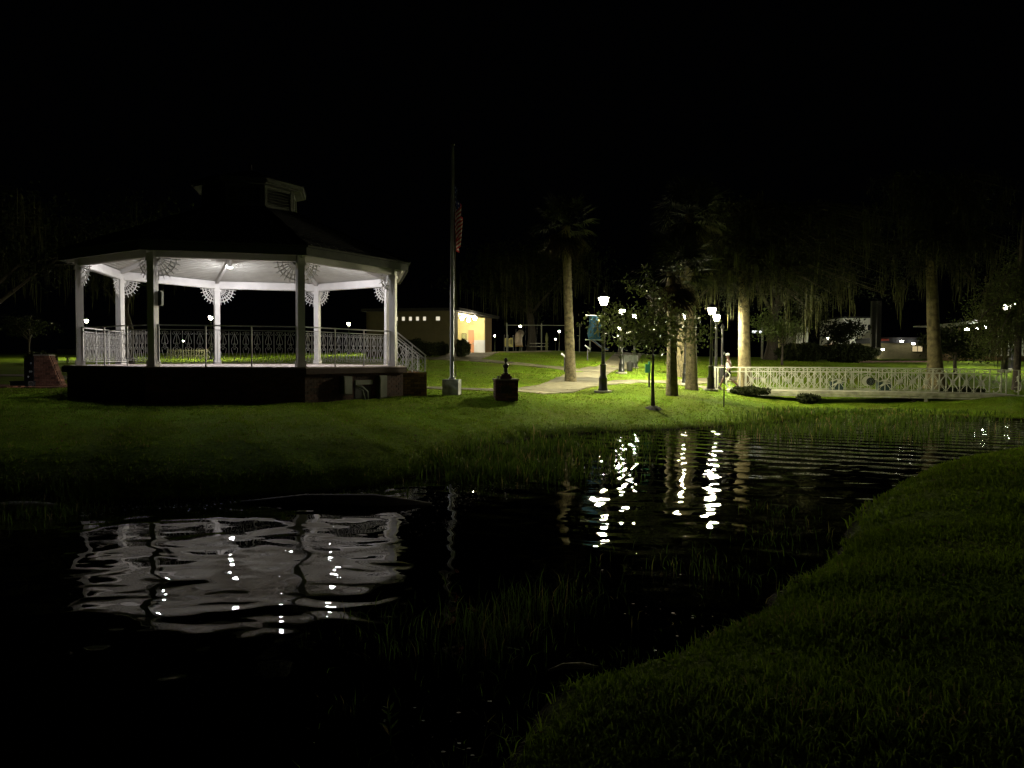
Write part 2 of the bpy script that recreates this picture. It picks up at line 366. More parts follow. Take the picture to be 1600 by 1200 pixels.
def np_mesh(name, V, F, m, rnd=None, parent=None, smooth=False, loc=None):
    V = np.asarray(V, np.float32); F = np.asarray(F, np.int32); k = F.shape[1]
    me = bpy.data.meshes.new(name); me.vertices.add(len(V)); me.vertices.foreach_set('co', V.ravel())
    me.loops.add(F.size); me.loops.foreach_set('vertex_index', F.ravel())
    me.polygons.add(len(F)); me.polygons.foreach_set('loop_start', np.arange(0, F.size, k, dtype=np.int32))
    try: me.polygons.foreach_set('loop_total', np.full(len(F), k, np.int32))
    except Exception: pass
    me.materials.append(m)
    a = me.attributes.new('rnd', 'FLOAT', 'FACE'); a.data.foreach_set('value', np.asarray(rnd if rnd is not None else RNG.random(len(F)), np.float32))
    me.update(calc_edges=True)
    if smooth: me.polygons.foreach_set('use_smooth', np.ones(len(F), bool))
    return link(name, me, parent, loc)
def leaves(name, C, size, m, parent=None, aspect=.5, flat=0., rnd=None):
    n = len(C); C = np.asarray(C); sz = size*(.6+.8*RNG.random(n))
    d = RNG.normal(size=(n,3)); d[:,2] *= (1-flat); d /= np.linalg.norm(d, axis=1)[:,None]
    e = RNG.normal(size=(n,3)); e -= d*(e*d).sum(1)[:,None]; e /= np.linalg.norm(e, axis=1)[:,None]
    a = d*sz[:,None]; b = e*(sz*aspect)[:,None]
    V = np.stack([C-a, C+b*.9-a*.1, C+a, C-b*.9-a*.1], 1).reshape(-1,3)
    F = np.arange(4*n).reshape(n,4)
    return np_mesh(name, V, F, m, rnd, parent)
def blades(name, X, Y, Z, h, w, m, lean=.35, kind='stuff', seg=2, rnd=None, parent=None):
    n = len(X); h = h*(.55+.8*RNG.random(n)); w = w*(.7+.6*RNG.random(n)); az = RNG.random(n)*2*PI; la = RNG.random(n)*2*PI; l = lean*RNG.random(n)
    dx, dy = np.cos(az)*w/2, np.sin(az)*w/2; lx, ly = np.cos(la)*l*h, np.sin(la)*l*h
    r = RNG.random(n) if rnd is None else rnd
    if seg == 1:
        V = np.stack([np.c_[X-dx,Y-dy,Z], np.c_[X+dx,Y+dy,Z], np.c_[X+lx,Y+ly,Z+h]], 1).reshape(-1,3)
        F = np.arange(3*n).reshape(n,3); rr = r
    else:
        mxx, myy, mz = X+lx*.35, Y+ly*.35, Z+h*.6
        V = np.stack([np.c_[X-dx,Y-dy,Z], np.c_[X+dx,Y+dy,Z], np.c_[mxx+dx*.8,myy+dy*.8,mz], np.c_[mxx-dx*.8,myy-dy*.8,mz], np.c_[X+lx,Y+ly,Z+h*(1-l*.3)]], 1).reshape(-1,3)
        b = np.arange(n)[:,None]*5
        F = np.concatenate([b+[0,1,2], b+[0,2,3], b+[3,2,4]], 1).reshape(-1,3); rr = np.repeat(r, 3)
    o = np_mesh(name, V, F, m, rr, parent); 
    if kind: o['kind'] = kind
    return o
def moss(name, starts, L, w, m, parent=None, nseg=6):
    S_ = np.asarray(starts); n = len(S_); L = L*(.45+.9*RNG.random(n)); az = RNG.random(n)*PI; w = w*(.5+RNG.random(n))
    V = np.zeros((n, nseg+1, 2, 3)); off = np.zeros((n,2))
    for k in range(nseg+1):
        off = off + RNG.normal(size=(n,2))*(.018)
        ww = w*(.55+.5*RNG.random(n))*(1-(k/nseg)**2)**.5/2+.002
        c = np.c_[S_[:,0]+off[:,0], S_[:,1]+off[:,1], S_[:,2]-L*k/nseg]
        V[:,k,0] = c - np.c_[np.cos(az)*ww, np.sin(az)*ww, ww*0]; V[:,k,1] = c + np.c_[np.cos(az)*ww, np.sin(az)*ww, ww*0]
    b = (np.arange(n)*(nseg+1)*2)[:,None,None]; k = (np.arange(nseg)*2)[None,:,None]
    F = (b+k+np.array([0,1,3,2])[None,None,:]).reshape(-1,4)
    o_ = np_mesh(name, V.reshape(-1,3), F, m, np.repeat(RNG.random(n), nseg), parent); o_['kind'] = 'stuff'; return o_
def brick_wall(mb, p0, p1, z0, z1, out, bl=.21, bh=.067, g=.010, depth=.05, proud=.012, batter=0.):
    """rows of bricks from p0 to p1 (xy), outside on the side of vector out"""
    p0 = Vector((*p0, 0)); p1 = Vector((*p1, 0)); a = p1-p0; ln = a.length; a.normalize(); nrm = Vector((*out, 0)).normalized()
    M = Matrix((a, nrm, Vector((0,0,1)))).transposed(); rows = max(1, int(round((z1-z0)/(bh+g)))); ch = (z1-z0)/rows
    for j in range(rows):
        t = -(bl/2 if j % 2 else 0)
        while t < ln-.01:
            a0 = max(0, t); a1 = min(ln, t+bl-g)
            if a1-a0 > .02:
                c = p0 + a*((a0+a1)/2) + nrm*(proud - depth/2 + random.uniform(-.002,.003)) + Vector((0,0,z0+ch*(j+.5)))
                mb.box(c, (a1-a0, depth, ch-g), M)
            t += bl

# ================================================================ SETTING
def axis(lo, hi, f0, f1, step, far):
    a = list(np.arange(f0, f1+1e-6, step)); x = f0; s_ = step
    while x > lo: s_ = min(s_*1.35, far); x -= s_; a.insert(0, x)
    x = f1; s_ = step
    while x < hi: s_ = min(s_*1.25, far); x += s_; a.append(x)
    return np.array(a)
gx = axis(-300, 300, -18, 25, .22, 20); gy = axis(-60, 420, .5, 34, .2, 20)
GX, GY = np.meshgrid(gx, gy); GZ = terrain(GX.ravel(), GY.ravel())
nx, ny = len(gx), len(gy); idx = np.arange(nx*ny).reshape(ny, nx)
F = np.stack([idx[:-1,:-1], idx[:-1,1:], idx[1:,1:], idx[1:,:-1]], -1).reshape(-1,4)
o = np_mesh('lawn', np.c_[GX.ravel(), GY.ravel(), GZ], F, lawn_mat(), smooth=True); o['kind'] = 'structure'
wm = MB(); wm.add([(-60,-20,0),(60,-20,0),(60,40,0),(-60,40,0)], [(0,1,2,3)])
o = wm.build('water', water_mat()); o['kind'] = 'structure'

# paths made of cast slabs
slab_cache = {}
def path(name, pix, width, lift=.03, slab=1.5, pts=None, mat_=None, w_end=None):
    P = pts or [hit(*p) for p in pix]; root = bpy.data.objects.new(name, None); COL.objects.link(root); root['kind'] = 'structure'
    # resample with Catmull
    C = []
    for i in range(len(P)-1):
        p0 = P[max(0,i-1)]; p1 = P[i]; p2 = P[i+1]; p3 = P[min(len(P)-1,i+2)]
        for k in range(12):
            t = k/12; C.append(tuple(.5*((2*p1[j])+(-p0[j]+p2[j])*t+(2*p0[j]-5*p1[j]+4*p2[j]-p3[j])*t*t+(-p0[j]+3*p1[j]-3*p2[j]+p3[j])*t**3) for j in (0,1)))
    C.append((P[-1][0], P[-1][1])); C = np.array(C)
    sl = np.r_[0, np.cumsum(np.hypot(*np.diff(C, axis=0).T))]; n = max(1, int(round(sl[-1]/slab)))
    for i in range(n):
        mb = MB(); rows = []
        s0 = sl[-1]*i/n+.035; s1 = sl[-1]*(i+1)/n-.035
        for q in range(4):
            s_ = s0+(s1-s0)*q/3; c = np.array([np.interp(s_, sl, C[:,0]), np.interp(s_, sl, C[:,1])])
            c2 = np.array([np.interp(s_+.2, sl, C[:,0]), np.interp(s_+.2, sl, C[:,1])]); c1 = np.array([np.interp(s_-.2, sl, C[:,0]), np.interp(s_-.2, sl, C[:,1])])
            d = c2-c1; d /= (np.linalg.norm(d)+1e-9); nn = np.array([-d[1], d[0]]); wd = width if w_end is None else width+(w_end-width)*s_/sl[-1]
            rows.append([c+nn*wd*(u-.5) for u in (0,.33,.67,1)])
        R = np.array(rows).reshape(-1,2); z = terrain(R[:,0], R[:,1])+lift+random.uniform(-.003,.003)
        vs = [(x,y,zz) for (x,y),zz in zip(R, z)]+[(x,y,zz-.12) for (x,y),zz in zip(R, z)]
        fs = [(r*4+c, r*4+c+1, r*4+c+5, r*4+c+4) for r in range(3) for c in range(3)]
        rim = [0,1,2,3,7,11,15,14,13,12,8,4]
        fs += [(rim[k], rim[k]+16, rim[(k+1)%12]+16, rim[(k+1)%12]) for k in range(12)]
        mb.add(vs, fs); mb.build('slab', mat_ or M_PATH, root)
    return root
junction = hit(935, 592)
path('path', [(540,604),(640,606),(720,607),(790,610),(860,607),(930,600),(990,597),(1060,598),(1110,594),(1180,590)], 1.5)
path('path', [(800,612),(880,604),(905,592),(935,577),(975,562),(1010,552),(1040,547)], 2.3, .036)
path('path', [(640,560),(700,561),(760,564),(830,571),(885,577),(925,582)], 1.2, .042)
path('path', [(1060,600),(1100,606),(1122,609)], 2.2, .048, 1.2)
path('path', [(-60,588),(40,588),(110,591),(200,596)], 1.4, .03)
ap = path('path', [(705,563),(735,554),(752,551)], 3.2, .05, 2.0); ap2 = path('path', [(752,551),(800,550),(860,549)], 1.3, .056, 2.0)

# brick paving round the monument
pv = bpy.data.objects.new('brick_paving', None); COL.objects.link(pv); pv['kind'] = 'structure'
mb = MB()
for i in range(40):
    for j in range(12):
        x = -22+i*.2+(.1 if j % 2 else 0); y = 25.7+j*.2
        z = H(x, y)+.02 if (i % 4 == 0) else z
        mb.box((x, y, z+random.uniform(-.002,.002)), (.19,.19,.08))
o = mb.build('brick', M_BRICK, pv); o['kind'] = 'stuff'

# ================================================================ BANDSTAND
GCX, GCY, GR, GTH, GZD = -8.358, 23.243, 4.7466, -.1795, CAMZ-.2364
gaz = thing('bandstand', 'white eight sided bandstand lit from inside on its dark brick base', 'bandstand', (GCX, GCY, 0))
def gv(k, r=GR, z=0.): a = GTH+k*PI/4; return Vector((r*math.sin(a), -r*math.cos(a), z))
def octo(r): return [tuple(gv(k, r))[:2] for k in range(8)]
zb = .70
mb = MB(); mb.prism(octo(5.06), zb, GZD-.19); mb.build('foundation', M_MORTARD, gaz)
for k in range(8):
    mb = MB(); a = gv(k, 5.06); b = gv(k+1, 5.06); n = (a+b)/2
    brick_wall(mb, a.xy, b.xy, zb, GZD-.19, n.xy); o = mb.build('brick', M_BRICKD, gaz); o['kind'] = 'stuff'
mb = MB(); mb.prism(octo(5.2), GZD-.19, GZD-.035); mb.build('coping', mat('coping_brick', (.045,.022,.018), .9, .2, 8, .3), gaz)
mb = MB(); mb.prism(octo(5.16), GZD-.035, GZD); mb.build('deck', M_DECK, gaz)
ZBM = GZD+2.7965        # underside of beam
pm = MB(); w = .19
pm.box((0,0,(ZBM+.2-GZD)/2), (w,w,ZBM+.2-GZD)); pm.box((0,0,.08), (w+.05,w+.05,.16)); pm.box((0,0,ZBM-GZD-.06), (w+.05,w+.05,.08))
pm_me = pm.mesh('post', M_WHITE)
for k in range(8):
    o = link('post', pm_me, gaz, gv(k, GR, GZD), (0,0,GTH+k*PI/4))
for k in range(8):
    a = gv(k, GR, ZBM+.14); b = gv(k+1, GR, ZBM+.14); mb = MB(); d = (b-a).normalized()
    mb.bar(a+d*.1, b-d*.1, .12, .28); mb.bar(a+d*.1-Vector((0,0,.1)), b-d*.1-Vector((0,0,.1)), .17, .05); mb.build('beam', M_WHITE, gaz)
# ceiling and soffit of narrow boards, one sector per side
def ceil_z(r): return ZBM+.0+.34*(5.7-r)-.02
RE = 5.22
for k in range(8):
    mb = MB(); r = RE-.05
    while r > .35:
        r1 = r-.115
        a, b = gv(k, r, ceil_z(r)), gv(k+1, r, ceil_z(r)); c, d = gv(k+1, r1, ceil_z(r1)), gv(k, r1, ceil_z(r1)); u = Vector((0,0,.02))
        mb.add([a,b,c,d,a+u,b+u,c+u,d+u], [(0,1,2,3),(7,6,5,4),(0,4,5,1),(2,6,7,3)]); r -= .131
    mb.build('ceiling_panel', M_CEIL, gaz)
    mb = MB(); a = gv(k, 5.05, ceil_z(5.05)-.07); b = gv(k, .5, ceil_z(.5)-.07); mb.bar(a, b, .09, .15); mb.build('rafter', M_WHITE, gaz)
    mb = MB(); a = gv(k, RE, 0); b = gv(k+1, RE, 0); d = (b-a).normalized(); n = ((a+b)/2).normalized()
    z = ceil_z(RE)+.08
    mb.bar(a+Vector((0,0,z)), b+Vector((0,0,z)), .04, .21); mb.bar(a+n*.03+Vector((0,0,z+.13)), b+n*.03+Vector((0,0,z+.13)), .10, .04)
    mb.build('fascia', M_FASCIA, gaz)
    # shingled roof: lapped courses
    mb = MB(); r = RE+.06; zz = ceil_z(RE)+.20; sl_ = (6.62-zz)/(RE-1.45)
    while r > 1.3:
        r1 = max(1.3, r-.18); z0 = zz+(RE-r)*sl_; z1 = zz+(RE-r1)*sl_
        a, b, c, d = gv(k, r, z0+.018), gv(k+1, r, z0+.018), gv(k+1, r1, z1), gv(k, r1, z1)
        nseg = max(1, int((b-a).length/.3))
        for q in range(nseg):
            t0, t1 = q/nseg, (q+1)/nseg; g_ = .004/(b-a).length; rz_ = random.uniform(0,.004); u = Vector((0,0,rz_))
            A, B_, C_, D = a.lerp(b, t0+g_)+u, a.lerp(b, t1-g_)+u, d.lerp(c, t1-g_)+u, d.lerp(c, t0+g_)+u
            dn_ = Vector((0,0,-.02)); mb.add([A,B_,C_,D,A+dn_,B_+dn_], [(0,1,2,3),(4,5,1,0)])
        if r1 <= 1.3: break
        r -= .18
    o = mb.build('shingle', M_SHINGLE, gaz); o['kind'] = 'stuff'
mb = MB()
for k in range(8): mb.tube([gv(k, RE+.08, ceil_z(RE)+.23), gv(k, 1.4, 6.66)], .04, 6)
mb.build('hip_ridge', M_SHINGLE, gaz)
# cupola
CR = 1.42; CZ0, CZ1 = 6.42, 7.30
cup = MB(); cup.prism(octo(CR-.12), CZ0, CZ1); cupo = cup.build('cupola', M_ROOFD, gaz)
lou = MB()
for k in range(8):
    a = gv(k, CR, 0); b = gv(k+1, CR, 0); n = ((a+b)/2).normalized(); d = (b-a).normalized()
    f_ = MB(); 
    for p in (a+d*.05, b-d*.05): f_.bar(p+Vector((0,0,CZ0)), p+Vector((0,0,CZ1)), .10, .10, tuple(n))
    for z in (CZ0+.24, CZ1-.06): f_.bar(a+Vector((0,0,z)), b+Vector((0,0,z)), .06, .10)
    f_.build('frame', M_FASCIA, cupo)
    f_ = MB(); 
    for q in range(6):
        z = CZ0+.35+q*.085; p = a+d*.1; e = b-d*.1; M = Matrix((d, (n*.75-Vector((0,0,.66))), (n*.66+Vector((0,0,.75))))).transposed()
        f_.box((p+e)/2+Vector((0,0,z))-n*.01, ((e-p).length, .09, .015), M)
    f_.build('louvre', M_FASCIA, cupo)
f_ = MB(); f_.prism(octo(1.78), 7.30, 7.42); f_.prism(octo(1.70), 7.27, 7.30); f_.build('eave', M_FASCIA, cupo)
f_ = MB(); f_.lathe([(1.82,7.42),(.9,7.72),(.06,8.0),(.05,8.2)], 8, rot0=GTH-PI/2); f_.build('cap_roof', M_SHINGLE, cupo)
# half wheel brackets on both sides of each post
def wheel_mesh():
    mb = MB(); R = [.20,.34,.47]; ns = 7
    for r, t in zip(R, (.009,.010,.012)):
        mb.tube([(r*math.cos(a), 0, -r*math.sin(a)) for a in np.linspace(0, PI/2, 11)], t, 4, False)
    for q in range(ns):
        a = PI/2*(q+.3)/(ns-.4); mb.tube([(.03*math.cos(a),0,-.03*math.sin(a)), (.58*math.cos(a),0,-.58*math.sin(a))], .011, 4)
    for q in range(ns-1):          # little rings between the rims
        a = PI/2*(q+.8)/(ns-.4); c = (.405*math.cos(a), 0, -.405*math.sin(a))
        mb.tube([(c[0]+.045*math.cos(t), 0, c[2]+.045*math.sin(t)) for t in np.linspace(0, 2*PI, 9)], .007, 4, False)
    return mb.mesh('fretwork_bracket', M_WHITE)
wme = wheel_mesh()
for k in range(8):
    for s_ in (1, -1):
        a = gv(k); b = gv(k+s_); d = (b-a).normalized()
        link('fretwork_bracket', wme, gaz, a+d*.11+Vector((0,0,ZBM-.012)), (0,0,math.atan2(d.y, d.x)))
# railings; the side between vertex 2 and 3 opens to the steps
def scroll(mb, cx, cz, r, a0, turns, sgn, t=.0065, e=0.15):
    pts = []
    n = int(10*turns)+2
    for i in range(n+1):
        f_ = i/n; a = a0+sgn*2*PI*turns*f_; rr = r*(1-f_*(1-e)); pts.append((cx+rr*math.cos(a), 0, cz+rr*math.sin(a)))
    mb.tube(pts, t, 4, False)
def unit_mesh(w, h, material):
    mb = MB(); t = .0075
    mb.tube([(-w/2,0,0),(-w/2,0,h)], .009, 4)
    for s_ in (-1,1):
        scroll(mb, s_*w*.30, h*.915, h*.055, PI/2 if s_ > 0 else PI/2, 1.0, s_)
        mb.tube([(0,0,h*.99),(s_*w*.16,0,h*.975),(s_*w*.30,0,h*.97)], t, 4, False)
        mb.tube([(s_*w*.02,0,h*.93),(s_*w*.16,0,h*.80),(s_*w*.27,0,h*.66),(s_*w*.24,0,h*.58),(s_*w*.08,0,h*.57),(s_*w*.05,0,h*.62)], t, 4, False)
        mb.tube([(s_*w*.03,0,h*.10),(s_*w*.13,0,h*.22),(s_*w*.25,0,h*.36),(s_*w*.27,0,h*.44),(s_*w*.15,0,h*.48),(s_*w*.03,0,h*.43),(s_*w*.06,0,h*.39)], t, 4, False)
        scroll(mb, s_*w*.30, h*.085, h*.055, -PI/2, 1.0, -s_)
        mb.tube([(0,0,h*.01),(s_*w*.16,0,h*.025),(s_*w*.30,0,h*.03)], t, 4, False)
    mb.tube([(0,0,h*.97),(0,0,h*.58)], t, 4); mb.tube([(0,0,h*.03),(0,0,h*.14)], t, 4)
    mb.tube([(.03*math.cos(a),0,h*.525+.03*math.sin(a)) for a in np.linspace(0,2*PI,9)], t, 4, False)
    return mb.mesh('scroll_panel', material)
side = 2*GR*math.sin(PI/8); nun = 12; uw = (side-.24)/nun; ume = unit_mesh(uw, .80, M_IRON)
for k in range(8):
    if k in (2, 3, 4, 5): continue      # open towards the steps and along the back
    a = gv(k, GR-.02, GZD); b = gv(k+1, GR-.02, GZD); d = (b-a).normalized(); u = Vector((0,0,1))
    mb = MB(); mb.bar(a+d*.1+u*1.07, b-d*.1+u*1.07, .055, .03)
    rl = mb.build('railing', M_IRON, gaz)
    mb = MB(); mb.bar(a+d*.1+u*.955, b-d*.1+u*.955, .025, .02); mb.build('rail', M_IRON, rl); mb = MB(); mb.bar(a+d*.1+u*.095, b-d*.1+u*.095, .025, .02); mb.build('rail', M_IRON, rl)
    for q in range(4):
        p = a+d*(.115+(side-.23)*q/3); mb = MB(); mb.bar(p, p+u*1.07, .032, .032); mb.build('baluster', M_IRON, rl)
    for q in range(nun):
        p = a+d*(.12+uw*(q+.5))+u*.125; link('scroll_panel', ume, rl, p, (0,0,math.atan2(d.y, d.x)))
# lamps under four rafters
for k in (1,3,5,7):
    p = gv(k, 2.7, ceil_z(2.7)-.15); mb = MB(); mb.tube([p, p-Vector((0,0,.12))], .055, 10); mb.tube([p-Vector((0,0,.12)), p-Vector((0,0,.17)), p-Vector((0,0,.25))], [.04,.05,.088], 12)
    lf = mb.build('lamp_holder', M_WHITE, gaz)
    mb = MB(); mb.lathe([(.01,-.030),(.045,-.024),(.068,-.008),(.070,.0)], 10, (p.x,p.y,p.z-.253)); mb.build('bulb', M_GLOWW, lf, True)
# switch box on the front left post
mb = MB(); p = gv(0, GR-.02, GZD+1.75)+Vector((.16,.05,0)); mb.box(p, (.07,.13,.38)); mb.box(p+Vector((.045,0,0)), (.02,.11,.33)); mb.build('switch_box', M_GREYBOX, gaz)
# small tree of boxes on the base wall facing right-front
def wallpt(t, z, off=0): a = gv(1, 5.06); b = gv(2, 5.06); n = ((a+b)/2).normalized(); p = a.lerp(b, t)+n*off; return Vector((p.x, p.y, z))
wd = (gv(2,5.06)-gv(1,5.06)).normalized(); wn = ((gv(1,5.06)+gv(2,5.06))/2).normalized(); WM = Matrix((wd, wn, Vector((0,0,1)))).transposed()
mb = MB(); mb.box(wallpt(.36, 1.30, .10), (.32,.16,.50), WM); mb.box(wallpt(.36, 1.30, .19), (.28,.02,.45), WM); mb.build('meter_box', M_GREYBOX, gaz)
mb = MB(); mb.box(wallpt(.73, 1.19, .10), (.32,.14,.72), WM); mb.box(wallpt(.73, 1.21, .18), (.27,.02,.62), WM); mb.build('control_cabinet', M_GREYBOX, gaz)
mb = MB(); mb.box(wallpt(.545, 1.36, .07), (.68,.06,.13), WM); mb.build('cable_duct', M_GREYBOX, gaz)
mb = MB(); mb.tube([wallpt(.45, 1.28, .12), wallpt(.50, 1.24, .2), wallpt(.545, 1.1, .24), wallpt(.56, .86, .2)], .018, 6); mb.tube([wallpt(.47, 1.20, .12), wallpt(.51, 1.14, .18), wallpt(.53, .86, .2)], .014, 6); mb.build('conduit', M_ALU, gaz, True)
mb = MB(); mb.box(wallpt(.55, 1.06, -.0), (.62,.05,.34), WM); mb.build('vent_opening', M_BLACK, gaz)
# steps on the right
sa = gv(2, GR); sb = gv(3, GR); sd = (sb-sa).normalized(); sn = ((sa+sb)/2).normalized(); SM = Matrix((sd, sn, Vector((0,0,1)))).transposed()
mid = (sa+sb)/2; mid = mid.normalized()*(5.16*math.cos(PI/8)); sw = 2.6
st = MB(); nst = 4; rise = (GZD-.95)/nst; tread = .21
for i in range(nst-1, 0, -1):
    zt = GZD-rise*(nst-i); c = mid+sn*(tread*(nst-i-.5)); st.box((c.x, c.y, (.6+zt)/2), (sw, tread, zt-.6), SM)
steps = st.build('steps', M_CONC, gaz)
for s_ in (-1, 1):
    run = .80; c0 = mid-sn*.12+sd*s_*(sw/2+.12)
    zt = 1.62
    mb = MB(); c = c0+sn*(run/2); mb.box((c.x, c.y, (.6+zt-.02)/2), (.2, run, zt-.02-.6), SM); chk = mb.build('cheek_wall', M_MORTAR, gaz)
    mb = MB()
    for off, A, B_, out in ((.105, c0-sd*.1, c0-sd*.1+sn*run, -sd), (.105, c0+sd*.1, c0+sd*.1+sn*run, sd), (.1, c0+sn*run-sd*.1, c0+sn*run+sd*.1, sn)):
        brick_wall(mb, A.xy, B_.xy, .62, zt, out.xy)
    o = mb.build('brick', mat('tan_brick', (.30,.18,.09), .85, .25, 14, .5, 60, attr=True), chk); o['kind'] = 'stuff'
    # sloping rail
    z_top = GZD+.97; slope = .80; 
    def rp(t, z): p = c0+sn*t; return Vector((p.x, p.y, z-slope*t))
    mb = MB(); mb.bar(rp(-.15, z_top), rp(run, z_top), .055, .035); hr = mb.build('stair_rail', M_IRON, gaz)
    mb = MB(); mb.bar(rp(-.15, z_top-.12), rp(run, z_top-.12), .025, .02)
    for t in (-.12, .45*run, run-.03): p = rp(t, z_top); mb.bar((p.x,p.y,max(zt, p.z-.95)), p, .035, .035)
    mb.build('baluster', M_IRON, hr)
    hh = z_top-.13
    for q in range(4):
        t = .12+q*(run-.2)/3.6; p = rp(t, hh); zb_ = max(zt+.02, p.z-.72)
        um = MB(); h_ = p.z-zb_; d_ = sn; 
        for side_ in (-1,1):
            um.tube([p+Vector((0,0,-.02)), Vector((p.x,p.y,p.z))+d_*side_*.09+Vector((0,0,-h_*.35-side_*.04)), Vector((p.x,p.y,p.z-h_*.55)), Vector((p.x,p.y,p.z))+d_*side_*.08+Vector((0,0,-h_*.75)), Vector((p.x,p.y,zb_))], .009, 4)
        um.tube([p+d_*.13+Vector((0,0,-.09)), Vector((p.x,p.y,zb_))+d_*.13], .009, 4)
        um.tube([p+Vector((0,0,-.02)), p+d_*.13+Vector((0,0,-.10))], .010, 4); um.tube([Vector((p.x,p.y,zb_+.005)), Vector((p.x,p.y,zb_+.005))+d_*.13], .010, 4)
        um.build('scroll_panel', M_IRON, hr)

# ================================================================ BRIDGE
BL, BRt = Vector((9.45, 33.7, 0)), Vector((20.75, 30.35, 0)); BD = (BRt-BL).normalized(); BN = Vector((-BD.y, BD.x, 0))  # BN points away from camera
BLEN = (BRt-BL).length
brg = thing('footbridge', 'cream painted iron footbridge with ornate railings over the marshy end of the pond', 'bridge', BL, math.atan2(BD.y, BD.x))
def dz(t): return .665+.025*math.sin(PI*max(0,min(1,t/BLEN)))-(.06*max(0,(t-BLEN)/2.0) if t > BLEN else 0)
Wd = 2.0
TE = BLEN+4.2
mb = MB()
nseg = 24
for i in range(nseg):
    t0, t1 = .55+(TE-.55)*i/nseg, .55+(TE-.55)*(i+1)/nseg; z = (dz(t0)+dz(t1))/2
    mb.bar((t0,Wd/2,dz(t0)-.05), (t1,Wd/2,dz(t1)-.05), Wd, .1)
mb.build('deck', M_CONC, brg)
for yy in (-.04, Wd+.04):
    mb = MB()
    for i in range(nseg):
        t0, t1 = .55+(TE-.55)*i/nseg, .55+(TE-.55)*(i+1)/nseg
        mb.bar((t0,yy,dz(t0)-.07), (t1,yy,dz(t1)-.07), .06, .15)
        mb.bar((t0,yy-.03 if yy < 0 else yy+.03,dz(t0)-.20), (t1,yy-.03 if yy < 0 else yy+.03,dz(t1)-.20), .05, .07)
    mb.build('edge_beam', M_BEAM, brg)
for t in (1.3, 4.2, 8.35, 11.2):
    for yy in (.15, Wd-.15):
        mb = MB(); mb.box((t, yy, dz(t)-.62), (.15,.15,1.0)); mb.build('pier', M_DARKWOOD, brg)
mb = MB(); mb.box((8.78, -.02, .2), (.11,.11,.75)); mb.box((8.78,.0,.50), (.5,.1,.08)); mb.build('pier', M_BEAM, brg)
def rail_unit(w, h=.96, flip=1):
    """one bay: outer upright, diagonals meeting in a rosette at mid-height, scroll band above"""
    mb = MB(); t = .015; hb = h*.80
    mb.bar((-w/2,0,0), (-w/2,0,h), .034, .034); mb.bar((0,0,0), (0,0,hb), .026, .026)
    for sx_ in (-1,1):
        for z1 in (.03, hb-.03):
            mb.tube([(sx_*w/2,0,z1), (sx_*.035,0,h*.40+(.05 if z1 > .4 else -.05))], t, 4)
        # rosette petals
        for sz_ in (-1,1):
            c = (sx_*.042, h*.40+sz_*.042); mb.tube([(c[0]+.034*math.cos(a),0,c[1]+.034*math.sin(a)) for a in np.linspace(0,2*PI,8)], .015, 4, False)
            scroll(mb, sx_*(w/2-.055), (.05 if sz_ < 0 else hb-.05), .032, PI/2, .8, sx_, .010)
        # arch of the band
        mb.tube([(sx_*w/2,0,h-.02),(sx_*w*.33,0,h-.07),(sx_*w*.15,0,hb+.05),(0,0,hb+.02)], .013, 4, False)
        scroll(mb, sx_*w*.18, h-.055, .034, 0, .9, -sx_, .012)
    mb.tube([(.05*math.cos(a),0,.05*math.sin(a)+h*.40) for a in np.linspace(0,2*PI,9)], .006, 4, False)
    return mb.mesh('lattice_panel', M_BRIDGE)
UW = .525; rme = rail_unit(UW)
